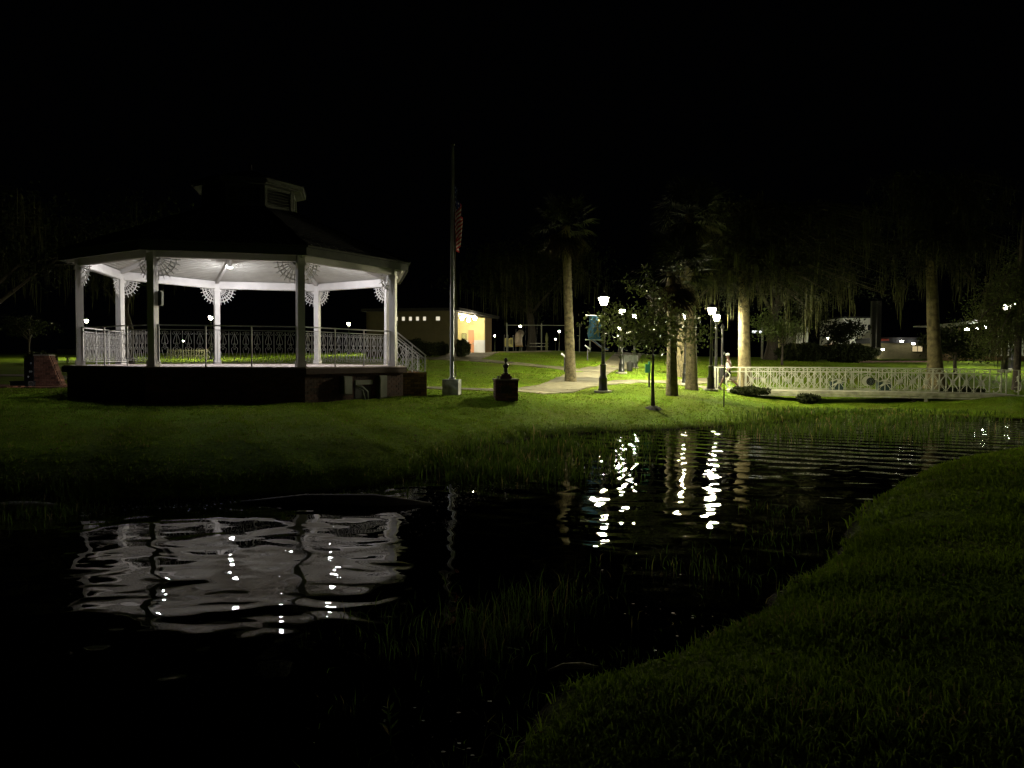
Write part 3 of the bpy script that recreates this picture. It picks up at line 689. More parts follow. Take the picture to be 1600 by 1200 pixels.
for yy, tagc in ((.0, 0), (Wd, 1)):
    mb = MB()
    for i in range(nseg):
        t0, t1 = -.05+(TE+.05)*i/nseg, -.05+(TE+.05)*(i+1)/nseg
        mb.bar((t0,yy,dz(t0)+1.045), (t1,yy,dz(t1)+1.045), .05, .03)
    rl = mb.build('railing', M_BRIDGE, brg)
    mb = MB()
    for i in range(nseg):
        t0, t1 = .7+(BLEN-.7)*i/nseg, .7+(BLEN-.7)*(i+1)/nseg
        mb.bar((t0,yy,dz(t0)+.85), (t1,yy,dz(t1)+.85), .026, .024)
    mb.build('rail', M_BRIDGE, rl); mb = MB()
    for i in range(nseg):
        t0, t1 = .7+(BLEN-.7)*i/nseg, .7+(BLEN-.7)*(i+1)/nseg; mb.bar((t0,yy,dz(t0)+.05), (t1,yy,dz(t1)+.05), .035, .035)
    mb.build('rail', M_BRIDGE, rl)
    # bays left and right of the middle medallion
    cm = 6.52
    for side_, t_lim in ((-1, 1.15), (1, BLEN-.55)):
        t = cm+side_*(.40+UW/2)
        while (t-UW/2 > t_lim if side_ < 0 else t+UW/2 < t_lim):
            link('lattice_panel', rme, rl, (t,yy,dz(t)+.065)); t += side_*UW
    # medallion frame
    mb = MB(); z0 = dz(cm)+.07
    for q in (-.40,.40,-.30,.30): mb.bar((cm+q,yy,z0), (cm+q,yy,z0+.97), .03, .03)
    for q in (.01,.80): mb.bar((cm-.4,yy,z0+q), (cm+.4,yy,z0+q), .02, .03)
    mb.tube([(cm+.31*math.cos(a),yy,z0+.40+.31*math.sin(a)) for a in np.linspace(0,2*PI,25)], .012, 5, False)
    for a in np.linspace(0,2*PI,9)[:-1]:
        mb.tube([(cm+.31*math.cos(a),yy,z0+.40+.31*math.sin(a)),(cm+.38*math.cos(a),yy,z0+.40+.38*math.sin(a))], .008, 4)
    for q in (-.2,0,.2): mb.tube([(cm+q,yy,z0+.80),(cm+q+.06,yy,z0+.90),(cm+q,yy,z0+.97)], .008, 4)
    mb.build('medallion_frame', M_BRIDGE, rl)
    if tagc == 0:
        mb = MB(); y0 = yy-.03
        def disc(mb, c, r, y, th, n=28, teeth=0):
            out = []
            for i in range(n):
                a = 2*PI*i/n; rr = r*(1+(.06 if (teeth and i % 2) else 0)); out.append((c[0]+rr*math.cos(a), c[1]+rr*math.sin(a)))
            mb.extr(out, (0,y,0), (1,0,0), (0,0,1), th)
        disc(mb, (cm-.05, z0+.40), .22, y0, .03); md = mb.build('medallion', M_BRIDGE, rl)
        mb = MB(); disc(mb, (cm+.075, z0+.39), .165, y0-.035, .03, 36, 1); mb.build('toothed_disc', mat('matt_black', (.006,.007,.008), .8), md)
        mb = MB(); mb.tube([(cm+.075+.115*math.cos(a), y0-.055, z0+.39+.115*math.sin(a)) for a in np.linspace(0,2*PI,25)], .007, 5, False)
        for q in (-1,1):
            mb.tube([(cm+.075+q*.02,y0-.055,z0+.33),(cm+.075+q*.05,y0-.055,z0+.39),(cm+.075+q*.015,y0-.055,z0+.46)], .006, 4)
        mb.tube([(cm+.075,y0-.055,z0+.31),(cm+.075,y0-.055,z0+.47)], .006, 4); mb.build('emblem', mat('grey_green_inlay', (.16,.19,.17), .5), md)
    # end panels with a big S scroll
    for e0, sg in ((.0, -1), (BLEN+.0, 1), (BLEN+.95, 1), (BLEN+2.0, 1), (BLEN+3.05, 1)):
        mb = MB(); z0 = dz(e0)+.0; c = (.58 if sg < 0 else e0-.28 if e0 == BLEN else e0+.2)
        P = [(.10,.88),(.0,.84),(-.09,.72),(-.07,.58),(.03,.46),(.07,.32),(.03,.16),(-.08,.07),(-.17,.10),(-.15,.16)]
        mb.tube([(c+sg*x*1.1,yy,z0+z) for x, z in P], .024, 6)
        for x_, z_, x2, z2 in ((.09,.58,.16,.52),(-.0,.46,-.17,.62),(-.07,.32,.20,.28)): mb.tube([(c-sg*x_*1.0,yy,z0+z_),(c-sg*x2,yy,z0+z2)], .012, 4)
        scroll(mb, c-sg*.16, z0+.52, .08, 0, 1.3, sg, .010); scroll(mb, c+sg*.17, z0+.62, .06, 0, 1.3, -sg, .010); scroll(mb, c-sg*.20, z0+.28, .06, 0, 1.2, sg, .010)
        mb.build('scroll_panel', M_BRIDGE, rl)
    for t in (0.0, .12, 1.12, BLEN, BLEN+.45, BLEN+1.5, BLEN+2.6, TE-.05):
        mb = MB(); mb.bar((t,yy,dz(t)-.05), (t,yy,dz(t)+1.03), .04, .04); mb.build('upright', M_BRIDGE, rl)
# planters on the deck behind the front rail
def bridge_pt(t, y, z=0): return BL + BD*t + BN*y + Vector((0,0,z))
for lab, t in (('teal planter box with pale carved swirl left of the bridge medallion', 5.45), ('teal planter box with pale carved swirl right of the bridge medallion', 7.45)):
    pl = thing('planter', lab, 'planter', bridge_pt(t, Wd-.32, dz(t)), math.atan2(BD.y, BD.x), 'planters on the footbridge')
    mb = MB(); mb.box((0,0,.19), (.55,.36,.38)); mb.box((0,0,.375), (.6,.41,.03)); mb.build('box', M_TEAL, pl)
    mb = MB(); mb.extr([(-.25,.20),(-.12,.30),(.05,.40),(.22,.36),(.28,.30),(.14,.33),(.02,.30),(-.08,.22)], (0,-.2,0), (1,0,0), (0,0,1), .04)
    mb.tube([(-.25,-.2,.42),(0,-.2,.5),(.3,-.2,.38)], .022, 5); mb.build('carved_swirl', M_BRIDGE, pl)
    leaves('foliage', RNG.normal(size=(160,3))*[.2,.1,.07]+[0,0,.47], .045, M_LEAF, pl)

# ================================================================ LAMPS
def lantern(mb_glass, mb_cap, s=1.):
    mb_glass.lathe([(.115*s,0),(.175*s,.18*s),(.185*s,.30*s)], 6)
    mb_cap.lathe([(.215*s,.302*s),(.232*s,.276*s),(.238*s,.279*s),(.21*s,.34*s),(.13*s,.42*s),(.06*s,.47*s),(.03*s,.50*s),(.035*s,.54*s),(.008*s,.60*s)], 6)
    for k in range(6):
        a = 2*PI*k/6; mb_cap.tube([(.112*s*math.cos(a),.112*s*math.sin(a),-.005),(.192*s*math.cos(a),.192*s*math.sin(a),.305*s)], .009*s, 4)
    mb_cap.lathe([(.05*s,-.12*s),(.07*s,-.08*s),(.115*s,-.02*s),(.12*s,-.002*s)], 8)
def make_lamp(label, loc, h=3.92, glow=None):
    t = thing('street_lamp', label, 'street lamp', loc, 0, 'victorian style park lamps')
    mb = MB(); mb.lathe([(.34,-.15),(.34,.05),(.31,.07)], 20); mb.build('footing', M_CONC, t)
    mb = MB(); z = h-.55
    mb.lathe([(.19,.07),(.19,.13),(.165,.17),(.155,.50),(.17,.53),(.15,.58),(.115,.66),(.11,1.02),(.13,1.05),(.10,1.10)], 16, mod=lambda a, z_: 1+.035*math.cos(8*a)); mb.build('base', M_BLACK, t, True)
    mb = MB(); mb.lathe([(.085,1.08),(.072,1.2),(.055,z-.45),(.075,z-.42),(.055,z-.38),(.05,z-.12),(.06,z-.1)], 12, mod=lambda a, z_: 1+.04*math.cos(6*a)); mb.build('post', M_BLACK, t, True)
    g_, c_ = MB(), MB(); lantern(g_, c_); la = c_.build('lantern', M_BLACK, t, loc=(0,0,z)); g_.build('glass', glow or M_GLOW, la)
    b_ = MB(); b_.lathe([(.03,.205),(.08,.217),(.12,.25),(.13,.299)], 12); b_.build('bulb', M_BULB, la, True)
    return t
def lamp_at(px, ybase, Y, label): 
    p = at(px, ybase, Y); return (p.x, p.y, H(p.x, p.y))
LOCS = [((942,613,28.0), 'black park lamp with a blue banner beside the path'),
        ((1110.5,610,32.2), 'black park lamp in front at the left end of the bridge'),
        ((1118,605,36.3), 'black park lamp on the far side of the left end of the bridge'),
        ((1070.5,600,37.5), 'thin park lamp between the two thick palm trunks'),
        ((971,583,42.0), 'park lamp on a round footing beside the green bench'),
        ((991,575,49.5), 'park lamp just behind the green bench')]
protos = None
for (px_, yb_, Y_), lab in LOCS:
    loc = lamp_at(px_, yb_, Y_, lab); hgt = 3.65
    if protos is None: protos = make_lamp(lab, loc); L1 = protos; L1loc = loc
    else: copy_tree(protos, lab, loc)
# lamps further off
FARL = [(135,502,60,'distant park lamp seen just right of the leftmost bandstand post'),(329,497,58,'distant park lamp left of the middle back post of the bandstand'),
 (545,507,66,'distant park lamp right of the back bandstand post'),(286,533,105,'farthest lamp seen low through the front bandstand railing'),
 (773,525,112,'park lamp glowing right of the restroom building'),(813,510,88,'park lamp behind the playground climber'),(874,518,96,'park lamp beyond the swing frame next to the tall palm'),
 (831,526,128,'small far park lamp between the swings'),(868,530,150,'smallest far park lamp low beyond the swing frame'),(968,513,80,'distant park lamp glimpsed through the young tree crown'),
 (1293,529,100,'park lamp standing in front of the hedge beyond the bridge'),(1387,536,105,'park lamp with a wide head before the dark columns'),
 (1572,480,46,'park lamp glowing through leaves at the far right, left one of the pair'),(1583,478,48,'park lamp glowing through leaves at the far right, right one of the pair')]
for px_, yh, Y_, lab in FARL:
    p = at(px_, yh, Y_); hz = H(p.x, p.y); hh = p.z-hz
    o = copy_tree(protos, lab, (p.x, p.y, hz)); s_ = (hh)/3.52; s_ = max(.75, min(1.4, s_)); o.scale = (s_*1.0, s_*1.0, hh/3.52)
_dim = {}
for r_ in [o for o in bpy.data.objects if o.get('label', '').startswith('park lamp glowing through leaves')]:
    for la_ in kids(r_):
        for b_ in kids(la_):
            if b_.name.startswith('bulb'):
                if 'm' not in _dim:
                    _dim['m'] = b_.data.copy(); _dim['m'].materials.clear(); _dim['m'].materials.append(emis('dim_lantern_bulb', (1.0,.95,.75), LAMP*.38))
                b_.data = _dim['m']
_side = copy_tree(protos, 'unseen park lamp added on the near bank beyond the right edge of the view', (23, 8, H(23, 8)))  # out of view, added to brighten the near grass and bridge front
for la_ in kids(_side):
    for b_ in kids(la_):
        if b_.name.startswith('bulb'): b_.data = _dim['m']
# banner, added after copying so that only this lamp carries it
mb = MB()
for z in (2.02, 2.96): mb.tube([(-.05,0,z),(-.66,0,z+.01)], .016, 6); mb.tube([(-.66,0,z+.01),(-.70,0,z+.01)], .03, 6)
arm = mb.build('banner_arm', M_ALU, L1)
mb = MB(); nu, nv = 10, 14; vs = []; Z0, Z1 = 2.04, 2.94
def bpt(u, v): return (-.10-.48*u-.03*math.sin(v*6), .05*math.sin(u*7+v*3)*(.3+math.sin(PI*v)), Z0+(Z1-Z0)*v)
vs = [bpt(i/nu, j/nv) for j in range(nv+1) for i in range(nu+1)]
mb.add(vs, [(j*(nu+1)+i, j*(nu+1)+i+1, (j+1)*(nu+1)+i+1, (j+1)*(nu+1)+i) for j in range(nv) for i in range(nu)]); ban = mb.build('banner', M_BLUE, L1, True)
mb = MB()
def bl(u, v, o=-.012): p = bpt(u, v); return (p[0], p[1]+o, p[2])
mb.tube([bl(.16,.12), bl(.20,.35), bl(.32,.55), bl(.28,.78), bl(.14,.9)], [.012,.035,.02,.035,.01], 6)
mb.tube([bl(.5,.2), bl(.34,.3), bl(.25,.45)], [.008,.025,.008], 6); mb.build('emblem', mat('ochre_print', (.30,.26,.08), .8), ban)

# ================================================================ FLAGPOLE
fp = at(706, 617, 23.2); fz = H(fp.x, fp.y)
fl = thing('flagpole', 'tall aluminium flagpole on a grey marbled stone block', 'flagpole', (fp.x, fp.y, fz))
mb = MB(); mb.box((0,0,.19), (.52,.46,.62), Matrix.Rotation(-.14, 3, 'Z')); mb.build('base_block', M_STONE, fl)
top = at(708, 226, 23.2).z-fz
mb = MB(); mb.lathe([(.10,.50),(.11,.53),(.085,.56),(.066,.60),(.066,3.5),(.045,top-.1),(.035,top-.05)], 16); mb.build('pole', M_ALU, fl, True)
mb = MB(); mb.lathe([(.02,top-.06),(.06,top-.02),(.075,top+.04),(.05,top+.10),(.01,top+.12)], 12); mb.build('finial', M_BRONZE, fl, True)
mb = MB(); mb.tube([(.12,-.02,.62),(.13,-.03,1.2),(.12,-.02,3.),(.06,-.04,top-.2)], .008, 5); mb.tube([(.10,-.02,.55),(.14,0,.75),(.10,-.03,.95),(.15,-.02,.60)], .012, 5); mb.build('halyard', M_DRY, fl)
mb = MB(); mb.box((.07,-.05,1.15), (.04,.03,.16)); mb.build('cleat', M_ALU, fl)
flag = thing('flag', 'limp striped national flag hanging folded against the flagpole', 'flag', (fp.x, fp.y, fz))
zt = at(713, 288, 23.2).z-fz; mb = MB(); nu, nv = 60, 26; vs = []
for j in range(nv+1):
    for i in range(nu+1):
        u = i/nu; v = j/nv       # u along the fly, v down the hoist
        z = zt - v*1.35*(1-.35*u) - 1.30*u**.9 + .02*math.sin(9*u+5*v)
        fold = math.sin(u*17+v*2.2); x = .08+.28*(1-math.exp(-3*u))*(.62+.42*fold)*(1-.25*v); y = -.03+.10*math.cos(u*17+v*3)*min(1, u*4)
        vs.append((x, y, z))
mb.v = vs
for j in range(nv):
    for i in range(nu):
        st_ = int((j+.5)/nv*13); inU = i < nu*.4 and st_ < 7
        mb.f.append((j*(nu+1)+i, j*(nu+1)+i+1, (j+1)*(nu+1)+i+1, (j+1)*(nu+1)+i)); mb.r.append(.5)
        star = inU and (i % 4 == 1) and (j % 3 == 1)
        mb.mi.append(2 if inU and not star else (1 if (st_ % 2 or star) else 0))
mb.build('cloth', [M_RED, M_FWH, M_NAVY], flag, True)

# ================================================================ BUST ON BRICK PEDESTAL
bp = at(790, 621, 22.6); bz = H(bp.x, bp.y)
pd = thing('pedestal', 'square brick pedestal with stone cap standing on the lawn right of the flagpole', 'pedestal', (bp.x, bp.y, bz), .12)
mb = MB(); mb.box((0,0,.26), (.68,.68,.62)); mb.build('core', M_MORTARD, pd)
mb = MB(); q = .34
brick_wall(mb, (-q,-q), (q,-q), -.05, .575, (0,-1), bl=.2); brick_wall(mb, (q,-q), (q,q), -.05, .575, (1,0), bl=.2); brick_wall(mb, (q,q), (-q,q), -.05, .575, (0,1), bl=.2); brick_wall(mb, (-q,q), (-q,-q), -.05, .575, (-1,0), bl=.2)
o = mb.build('brick', mat('dark_red_brick', (.085,.036,.026), .85, .25, 14, .5, 60, attr=True), pd); o['kind'] = 'stuff'
mb = MB(); mb.box((0,0,.595), (.76,.76,.045)); mb.build('cap', mat('dark_cap_stone', (.16,.13,.12), .8), pd)
mb = MB(); mb.box((-.02,-.372,.29), (.34,.02,.22)); mb.build('plaque', M_BRONZE, pd)
mb = MB(); mb.box((.0,.0,.66), (.34,.34,.09)); mb.box((0,0,.735), (.26,.26,.06)); mb.build('plinth', mat('plinth_brick', (.07,.035,.028), .8), pd)
stt = thing('statuette', 'small dark bronze bust on the stepped top of the brick pedestal', 'statue', (bp.x, bp.y, bz+.765))
mb = MB(); mb.lathe([(.085,0),(.085,.04),(.06,.05),(.065,.16)], 10); mb.build('socle', M_BRONZE, stt)
mb = MB()
mb.lathe([(.03,.15),(.055,.18),(.08,.23),(.085,.28),(.055,.31),(.032,.33),(.030,.36),(.046,.39),(.055,.43),(.052,.47),(.035,.50),(.006,.515)], 16, mod=lambda a, z: 1+(.14*math.cos(2*a) if z < .31 else .05*math.cos(a)))
mb.box((.052,-.0,.425), (.03,.014,.02)); mb.box((-.03,-.03,.24), (.05,.06,.12)); mb.build('bust', M_BRONZE, stt, True)
cup_ = thing('cup', 'small pale cup left on the corner of the pedestal cap', 'cup', (bp.x-.23, bp.y-.22, bz+.618))
mb = MB(); mb.lathe([(.025,0),(.035,.085),(.037,.09)], 12); mb.build('body', M_SHIRT, cup_, True)

# ================================================================ BRICK MONUMENT AT THE LEFT
mp = at(68, 605, 27.5); mz = H(mp.x, mp.y)
mo = thing('monument', 'brick memorial pillar with sloping right side and black granite plaques', 'monument', (mp.x, mp.y, mz), .0)
k_ = 27.5/FPX
def mpx(x, y): return ((x-68)*k_, (605-y)*k_)
ol = [mpx(53,606), mpx(97,606), mpx(93,596), mpx(77,556), mpx(54,555)]
mb = MB(); mb.extr([(a*.985, b*.985) for a, b in ol], (0,.18,0), (1,0,0), (0,0,1), .26); mb.build('core', M_MORTAR, mo)
mb = MB(); rows = 15; h_ = 50*k_/rows
for j in range(rows):
    z = h_*(j+.5); f_ = min(1, max(0, (z-9*k_)/(41*k_))); xr = mpx(93-16*f_ if z > 9*k_ else 97-4*z/(9*k_), 0)[0]; xl = mpx(54,0)[0]; x = xl-(.1 if j % 2 else 0)
    while x < xr-.02:
        a0 = max(xl, x); a1 = min(xr, x+.195); 
        if a1-a0 > .02: mb.box(((a0+a1)/2, .03, z), (a1-a0, .06, h_-.009))
        x += .205
    mb.box((xr+.010, .185, z), (.05, .24, h_-.009))
o = mb.build('brick', mat('orange_red_brick', (.24,.115,.075), .85, .25, 14, .5, 60, attr=True), mo); o['kind'] = 'stuff'
mb = MB(); a = mpx(66,555); mb.box(((mpx(54,0)[0]+mpx(77,0)[0])/2, .16, a[1]+.02), (.60,.36,.04)); mb.build('cap', M_CONC, mo)
mb = MB(); mb.box((mpx(43.5,0)[0], .25, 24.5*k_), (11*k_,.5,38*k_)); mb.build('side_slab', M_GRANITE, mo)
mb = MB(); mb.box((mpx(51.5,0)[0], -.03, 26*k_), (5.5*k_,.05,44*k_)); plq = mb.build('plaque', M_GRANITE, mo)
mb = MB()
for yy, xx in ((567,50.5),(580,51),(580,48.6),(588,46)): c = mpx(xx, yy); mb.extr([(c[0]+.030*math.cos(t)*(1+.3*math.sin(3*t)), c[1]+.038*math.sin(t)) for t in np.linspace(0,2*PI,9)[:-1]], (0,-.06,0), (1,0,0), (0,0,1), .012)
mb.build('medal', mat('pale_inlay', (.45,.47,.5), .6), plq)
mb = MB(); mb.box((mpx(75,0)[0], .25, .05), (46*k_,1.0,.12)); mb.build('footing', M_BRICK, mo)
sp_ = at(30, 610, 26.6); sl_o = thing('stone_block', 'low black granite block lying in front of the brick memorial pillar', 'stone block', (sp_.x, sp_.y, H(sp_.x, sp_.y)))
mb = MB(); mb.box((0,.2,.10), (.66,.42,.22)); mb.build('block', M_GRANITE, sl_o); mb = MB(); mb.box((0,.2,.222), (.70,.46,.03)); mb.build('top_slab', M_GRANITE, sl_o)

# ================================================================ TREES
def trunk_tube(mb, pts, rs, n=14, flute=0, seed=0):
    pts = [Vector(p) for p in pts]; vs = []
    for i, (p, r) in enumerate(zip(pts, rs)):
        for k in range(n):
            a = 2*PI*k/n; q = r*(1+flute*max(0, 1-i/3)*math.cos(5*a+seed)+random.uniform(-.02,.02)); vs.append((p.x+q*math.cos(a), p.y+q*math.sin(a), p.z))
    m = len(pts); fs = [(i*n+k, i*n+(k+1)%n, (i+1)*n+(k+1)%n, (i+1)*n+k) for i in range(m-1) for k in range(n)]+[tuple(range((m-1)*n, m*n))]
    mb.add(vs, fs)
def palm(label, px_b, yb, Y, w_px, top_xy, crown=True, crown_r=1.9, group='palms'):
    b = at(px_b, yb, Y); gz = H(b.x, b.y); t = at(top_xy[0], top_xy[1], Y); r = w_px/2*Y/FPX
    root = thing('palm_tree', label, 'palm tree', (b.x, b.y, gz), 0, group); hh = t.z-gz; lx = t.x-b.x
    mb = MB(); pts = []; rs = []
    n = 26
    for i in range(n+1):
        f_ = i/n; pts.append((lx*f_, 0, -.1+(hh+.1)*f_)); rs.append(r*(1.18-.30*min(1, f_*2.2)+.18*math.exp(-f_*25))*(1+(.015 if i % 2 else -.015)))
    trunk_tube(mb, pts, rs, 14); mb.build('trunk', M_BARK_P, root, True)
    if crown:
        V = []; Fc = []; Vd = []; Fd = []
        def frond(el, az, L, V, Fc, droop):
            o_ = Vector((lx, 0, hh)); d = Vector((math.cos(az)*math.cos(el), math.sin(az)*math.cos(el), math.sin(el))); stem = L*.5
            hub = o_+d*stem; hub.z -= droop*.25; side_ = d.cross(Vector((0,0,1))).normalized(); up_ = side_.cross(d)
            b0 = len(V); V += [o_-side_*.02, o_+side_*.02, hub+side_*.02, hub-side_*.02]; Fc.append((b0,b0+1,b0+2,b0+3))
            nb = 17
            for q in range(nb):
                a = (q/(nb-1)-.5)*PI*1.25; dd = (d*math.cos(a)+side_*math.sin(a)).normalized(); ln = L*.52*(.75+.3*math.cos(a))*random.uniform(.85,1.1)
                tip = hub+dd*ln; tip.z -= droop*(.3+.5*random.random()); mid_ = hub+dd*ln*.55; mid_.z -= droop*.10
                wv = (up_*.3+side_*math.cos(a)-d*math.sin(a)).normalized()*.028
                b0 = len(V); V += [hub, mid_-wv, tip, mid_+wv]; Fc.append((b0,b0+1,b0+2,b0+3))
        for i in range(34): frond(random.uniform(-.25,1.4), random.random()*2*PI, crown_r*random.uniform(.85,1.1), V, Fc, .45)
        for i in range(26): frond(random.uniform(-1.35,-.45), random.random()*2*PI, crown_r*random.uniform(.7,.95), Vd, Fd, .35)
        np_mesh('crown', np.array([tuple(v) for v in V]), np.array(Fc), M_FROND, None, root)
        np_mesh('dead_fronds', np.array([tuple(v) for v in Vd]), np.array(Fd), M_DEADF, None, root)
    return root
palm('tall pale palm with a skirt of dead fronds left of the banner lamp', 892, 597, 34, 15, (884, 352))
palm('thick palm trunk dappled by leaf shadows right of the young tree', 1050, 617, 27, 16, (1049, 425), True, 2.0)
palm('thick straight palm trunk next to the left end of the bridge', 1081, 610, 31, 16.5, (1077, 335), True, 2.0)
palm('pale palm trunk glimpsed between the two thick palms', 1064, 597, 42, 14, (1069, 390), True, 2.0)

def leafy_tree(name, label, base, h, crown_c, crown_r, n_leaf, leaf, m, trunk_r, bark, group=None, nlimb=9, moss_n=0, moss_l=1., lean=0, fmin=.45, lr=.35, clump=.33, cat='tree', aspect=.5, flat=0.):
    root = thing(name, label, cat, base, 0, group)
    mb = MB(); top = Vector(crown_c); pts = [(0,0,-.1)]; 
    n = 7
    for i in range(1, n+1): f_ = i/n; pts.append((top.x*f_+random.uniform(-1,1)*trunk_r*.4, top.y*f_+random.uniform(-1,1)*trunk_r*.4, top.z*f_))
    mb.tube(pts, [trunk_r*(1.25 if i == 0 else 1.05-.75*i/n) for i in range(n+1)], 9); mb.build('trunk', bark, root, True)
    lm = MB(); tips = []
    R = Vector(crown_r)
    for i in range(nlimb):
        f_ = random.uniform(fmin,1.0); p0 = Vector(pts[max(1, int(f_*n)-0)]) if int(f_*n) <= n else Vector(pts[-1])
        d = Vector((random.gauss(0,1), random.gauss(0,1), random.gauss(.1,.7))).normalized(); tip = top+Vector((d.x*R.x*.8, d.y*R.y*.8, d.z*R.z*.8)); m1 = p0.lerp(tip, .5)+Vector((random.uniform(-.1,.1)*R.x, random.uniform(-.1,.1)*R.y, .12*R.z))
        lm.tube([p0, m1, tip], [trunk_r*lr, trunk_r*lr*.6, trunk_r*.06], 5); tips += [tip, m1]
        for q in range(3):
            d2 = Vector((random.gauss(0,1), random.gauss(0,1), random.gauss(0,.6)))*.28; t2 = tip.lerp(m1, random.random()*.7)+Vector((d2.x*R.x, d2.y*R.y, d2.z*R.z)); lm.tube([m1.lerp(tip, random.random()), t2], [trunk_r*.12, trunk_r*.03], 4); tips.append(t2)
    lm.build('limb', bark, root)
    T = np.array([tuple(t) for t in tips]); k = RNG.integers(0, len(T), n_leaf); C = T[k]+RNG.normal(size=(n_leaf,3))*np.array([R.x, R.y, R.z])*clump*.6
    leaves('crown', C, leaf, m, root, aspect, flat, rnd=np.clip(RNG.random(n_leaf)*.6+.4*RNG.random(len(T))[k], 0, 1))
    if moss_n:
        k = RNG.integers(0, len(T), moss_n//6); c0 = T[k]+RNG.normal(size=(len(k),3))*np.array([R.x,R.y,R.z])*.12
        st_ = np.repeat(c0, 6, 0)+RNG.normal(size=(len(k)*6,3))*[.10,.10,.12]; moss('moss', st_, moss_l, .05, M_MOSS, root)
    return root
def gl(px_, yb, Y): p = at(px_, yb, Y); return (p.x, p.y, H(p.x, p.y))
# young tree in front
b = gl(1021, 636, 24); zc = at(1015, 505, 24).z-b[2]
yt = leafy_tree('young_tree', 'slender young tree with dark glossy leaves standing alone on the front lawn', b, 0, (-.05, 0, zc), (1.75,1.5,1.0), 2500, .068, M_LEAFY, .065, M_BARK_D, nlimb=26, fmin=.82, lr=.2, clump=.34)
_t = [c for c in bpy.data.objects if c.parent == yt and c.name.startswith('trunk')][0]
mb = MB(); mb.tube([(-.05,0,zc-.1),(-.03,.02,zc+.6),(-.06,0,zc+1.3)], [.045,.03,.01], 7); mb.build('leader', M_BARK_D, yt, True)
_q = RNG.normal(size=(26,3))*[.45,.45,.5]+[-.05,0,zc+.85]; C_ = np.repeat(_q, 26, 0)+RNG.normal(size=(26*26,3))*.10; leaves('upper_crown', C_, .055, M_LEAFY, yt)
mb = MB(); [mb.tube([(-.04,0,max(zc+.1, q[2]-.35)), tuple(q)], [.012,.004], 4) for q in _q]; mb.build('twig', M_BARK_D, yt)['kind'] = 'stuff'
mb = MB(); mb.lathe([(.32,-.03),(.22,.05),(.10,.10)], 12, mod=lambda a, z: 1+.2*math.sin(3*a)); mb.build('mulch', mat('mulch', (.015,.013,.009), .95, .4, 20, 1, 30), yt)

M_NEEDLE2 = mat('cypress_foliage_lit_tint', (.07,.09,.02), .6, .2, 3, attr=True, trans=.4)  # paler copy of the cypress foliage, lamp light put into the colour
def cypress(label, px_b, yb, Y, px_top, r_top, flare, top_y, crown_spec, n_leaf, moss_n, group='cypress trees', bark=M_BARK_C, moss_l=1.1, needle=None):
    b = gl(px_b, yb, Y); root = thing('cypress_tree', label, 'cypress tree', b, 0, group); t = at(px_top, top_y, Y)
    hh = t.z-b[2]; lx = t.x-b[0]; mb = MB(); pts = []; rs = []
    hs = [-.2,0,.25,.6,1.0,1.5,2.2,3.2,4.5,6,hh]
    for z in hs: f_ = max(0,z)/hh; pts.append((lx*f_,0,z)); rs.append(r_top*(1+(flare-1)*math.exp(-max(0,z)/.75))*(1-.30*max(0,z)/hh-.6*(max(0,z)/hh)**6))
    trunk_tube(mb, pts, rs, 20, .10, random.random()*6); mb.build('trunk', bark, root, True)
    lm = MB(); tips = []
    for (px_, py_, rx) in crown_spec:
        for q in range(5):
            c = at(px_+random.uniform(-1,1)*rx, py_+random.uniform(-22,22), Y+random.uniform(-2.5,2.5)); c = c-Vector(b)
            z0 = min(hh*.95, c.z+random.uniform(.6,1.8)); f_ = z0/hh; p0 = Vector((lx*f_,0,z0)); m1 = p0.lerp(c, .55)+Vector((0,0,.5))
            lm.tube([p0, m1, c], [.06,.04,.012], 5)
            for s_ in np.linspace(.35,1,6): tips.append(p0.lerp(m1, min(1,s_*2)) if s_ < .5 else m1.lerp(c, (s_-.5)*2))
    lm.build('limb', M_BARK_D, root)
    T = np.array([tuple(t_) for t_ in tips]); k = RNG.integers(0, len(T), n_leaf)
    off = RNG.normal(size=(n_leaf,3))*[.42,.42,.22]; off[:,2] -= .25*(off[:,0]**2+off[:,1]**2)**.5
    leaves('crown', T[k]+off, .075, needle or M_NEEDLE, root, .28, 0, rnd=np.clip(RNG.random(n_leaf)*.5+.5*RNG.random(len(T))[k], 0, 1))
    k = RNG.integers(0, len(T), moss_n//12); c0 = T[k]+RNG.normal(size=(len(k),3))*[.35,.35,.3]; st_ = np.repeat(c0, 12, 0)+RNG.normal(size=(len(k)*12,3))*[.10,.10,.14]; _ml = np.repeat(.25+1.5*RNG.random(len(k))**2.2, 12)
    moss('moss', st_, moss_l*_ml, .05, M_MOSS, root)
    return root
spec1 = [(x, y, 26) for x in range(1080, 1420, 40) for y in (345, 395, 440)]+[(1150,460,30),(1100,455,20),(1240,455,30),(1280,470,20)]
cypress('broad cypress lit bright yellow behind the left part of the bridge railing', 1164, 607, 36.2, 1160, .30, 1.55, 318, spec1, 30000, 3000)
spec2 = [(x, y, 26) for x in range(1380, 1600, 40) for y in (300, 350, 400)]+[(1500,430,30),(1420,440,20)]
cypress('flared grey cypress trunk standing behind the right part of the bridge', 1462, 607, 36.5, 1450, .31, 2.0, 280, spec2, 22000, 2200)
spec3 = [(1590,470,25),(1570,500,25),(1550,520,22),(1540,545,14),(1590,540,18),(1600,440,40),(1640,480,30),(1560,450,30),(1525,500,12)]
cypress('dark leaning cypress with foliage hanging low in front of the far right lamps', 1588, 600, 33.5, 1600, .14, 1.4, 300, spec3, 15000, 900, bark=M_BARK_D, moss_l=.8, needle=M_NEEDLE2)
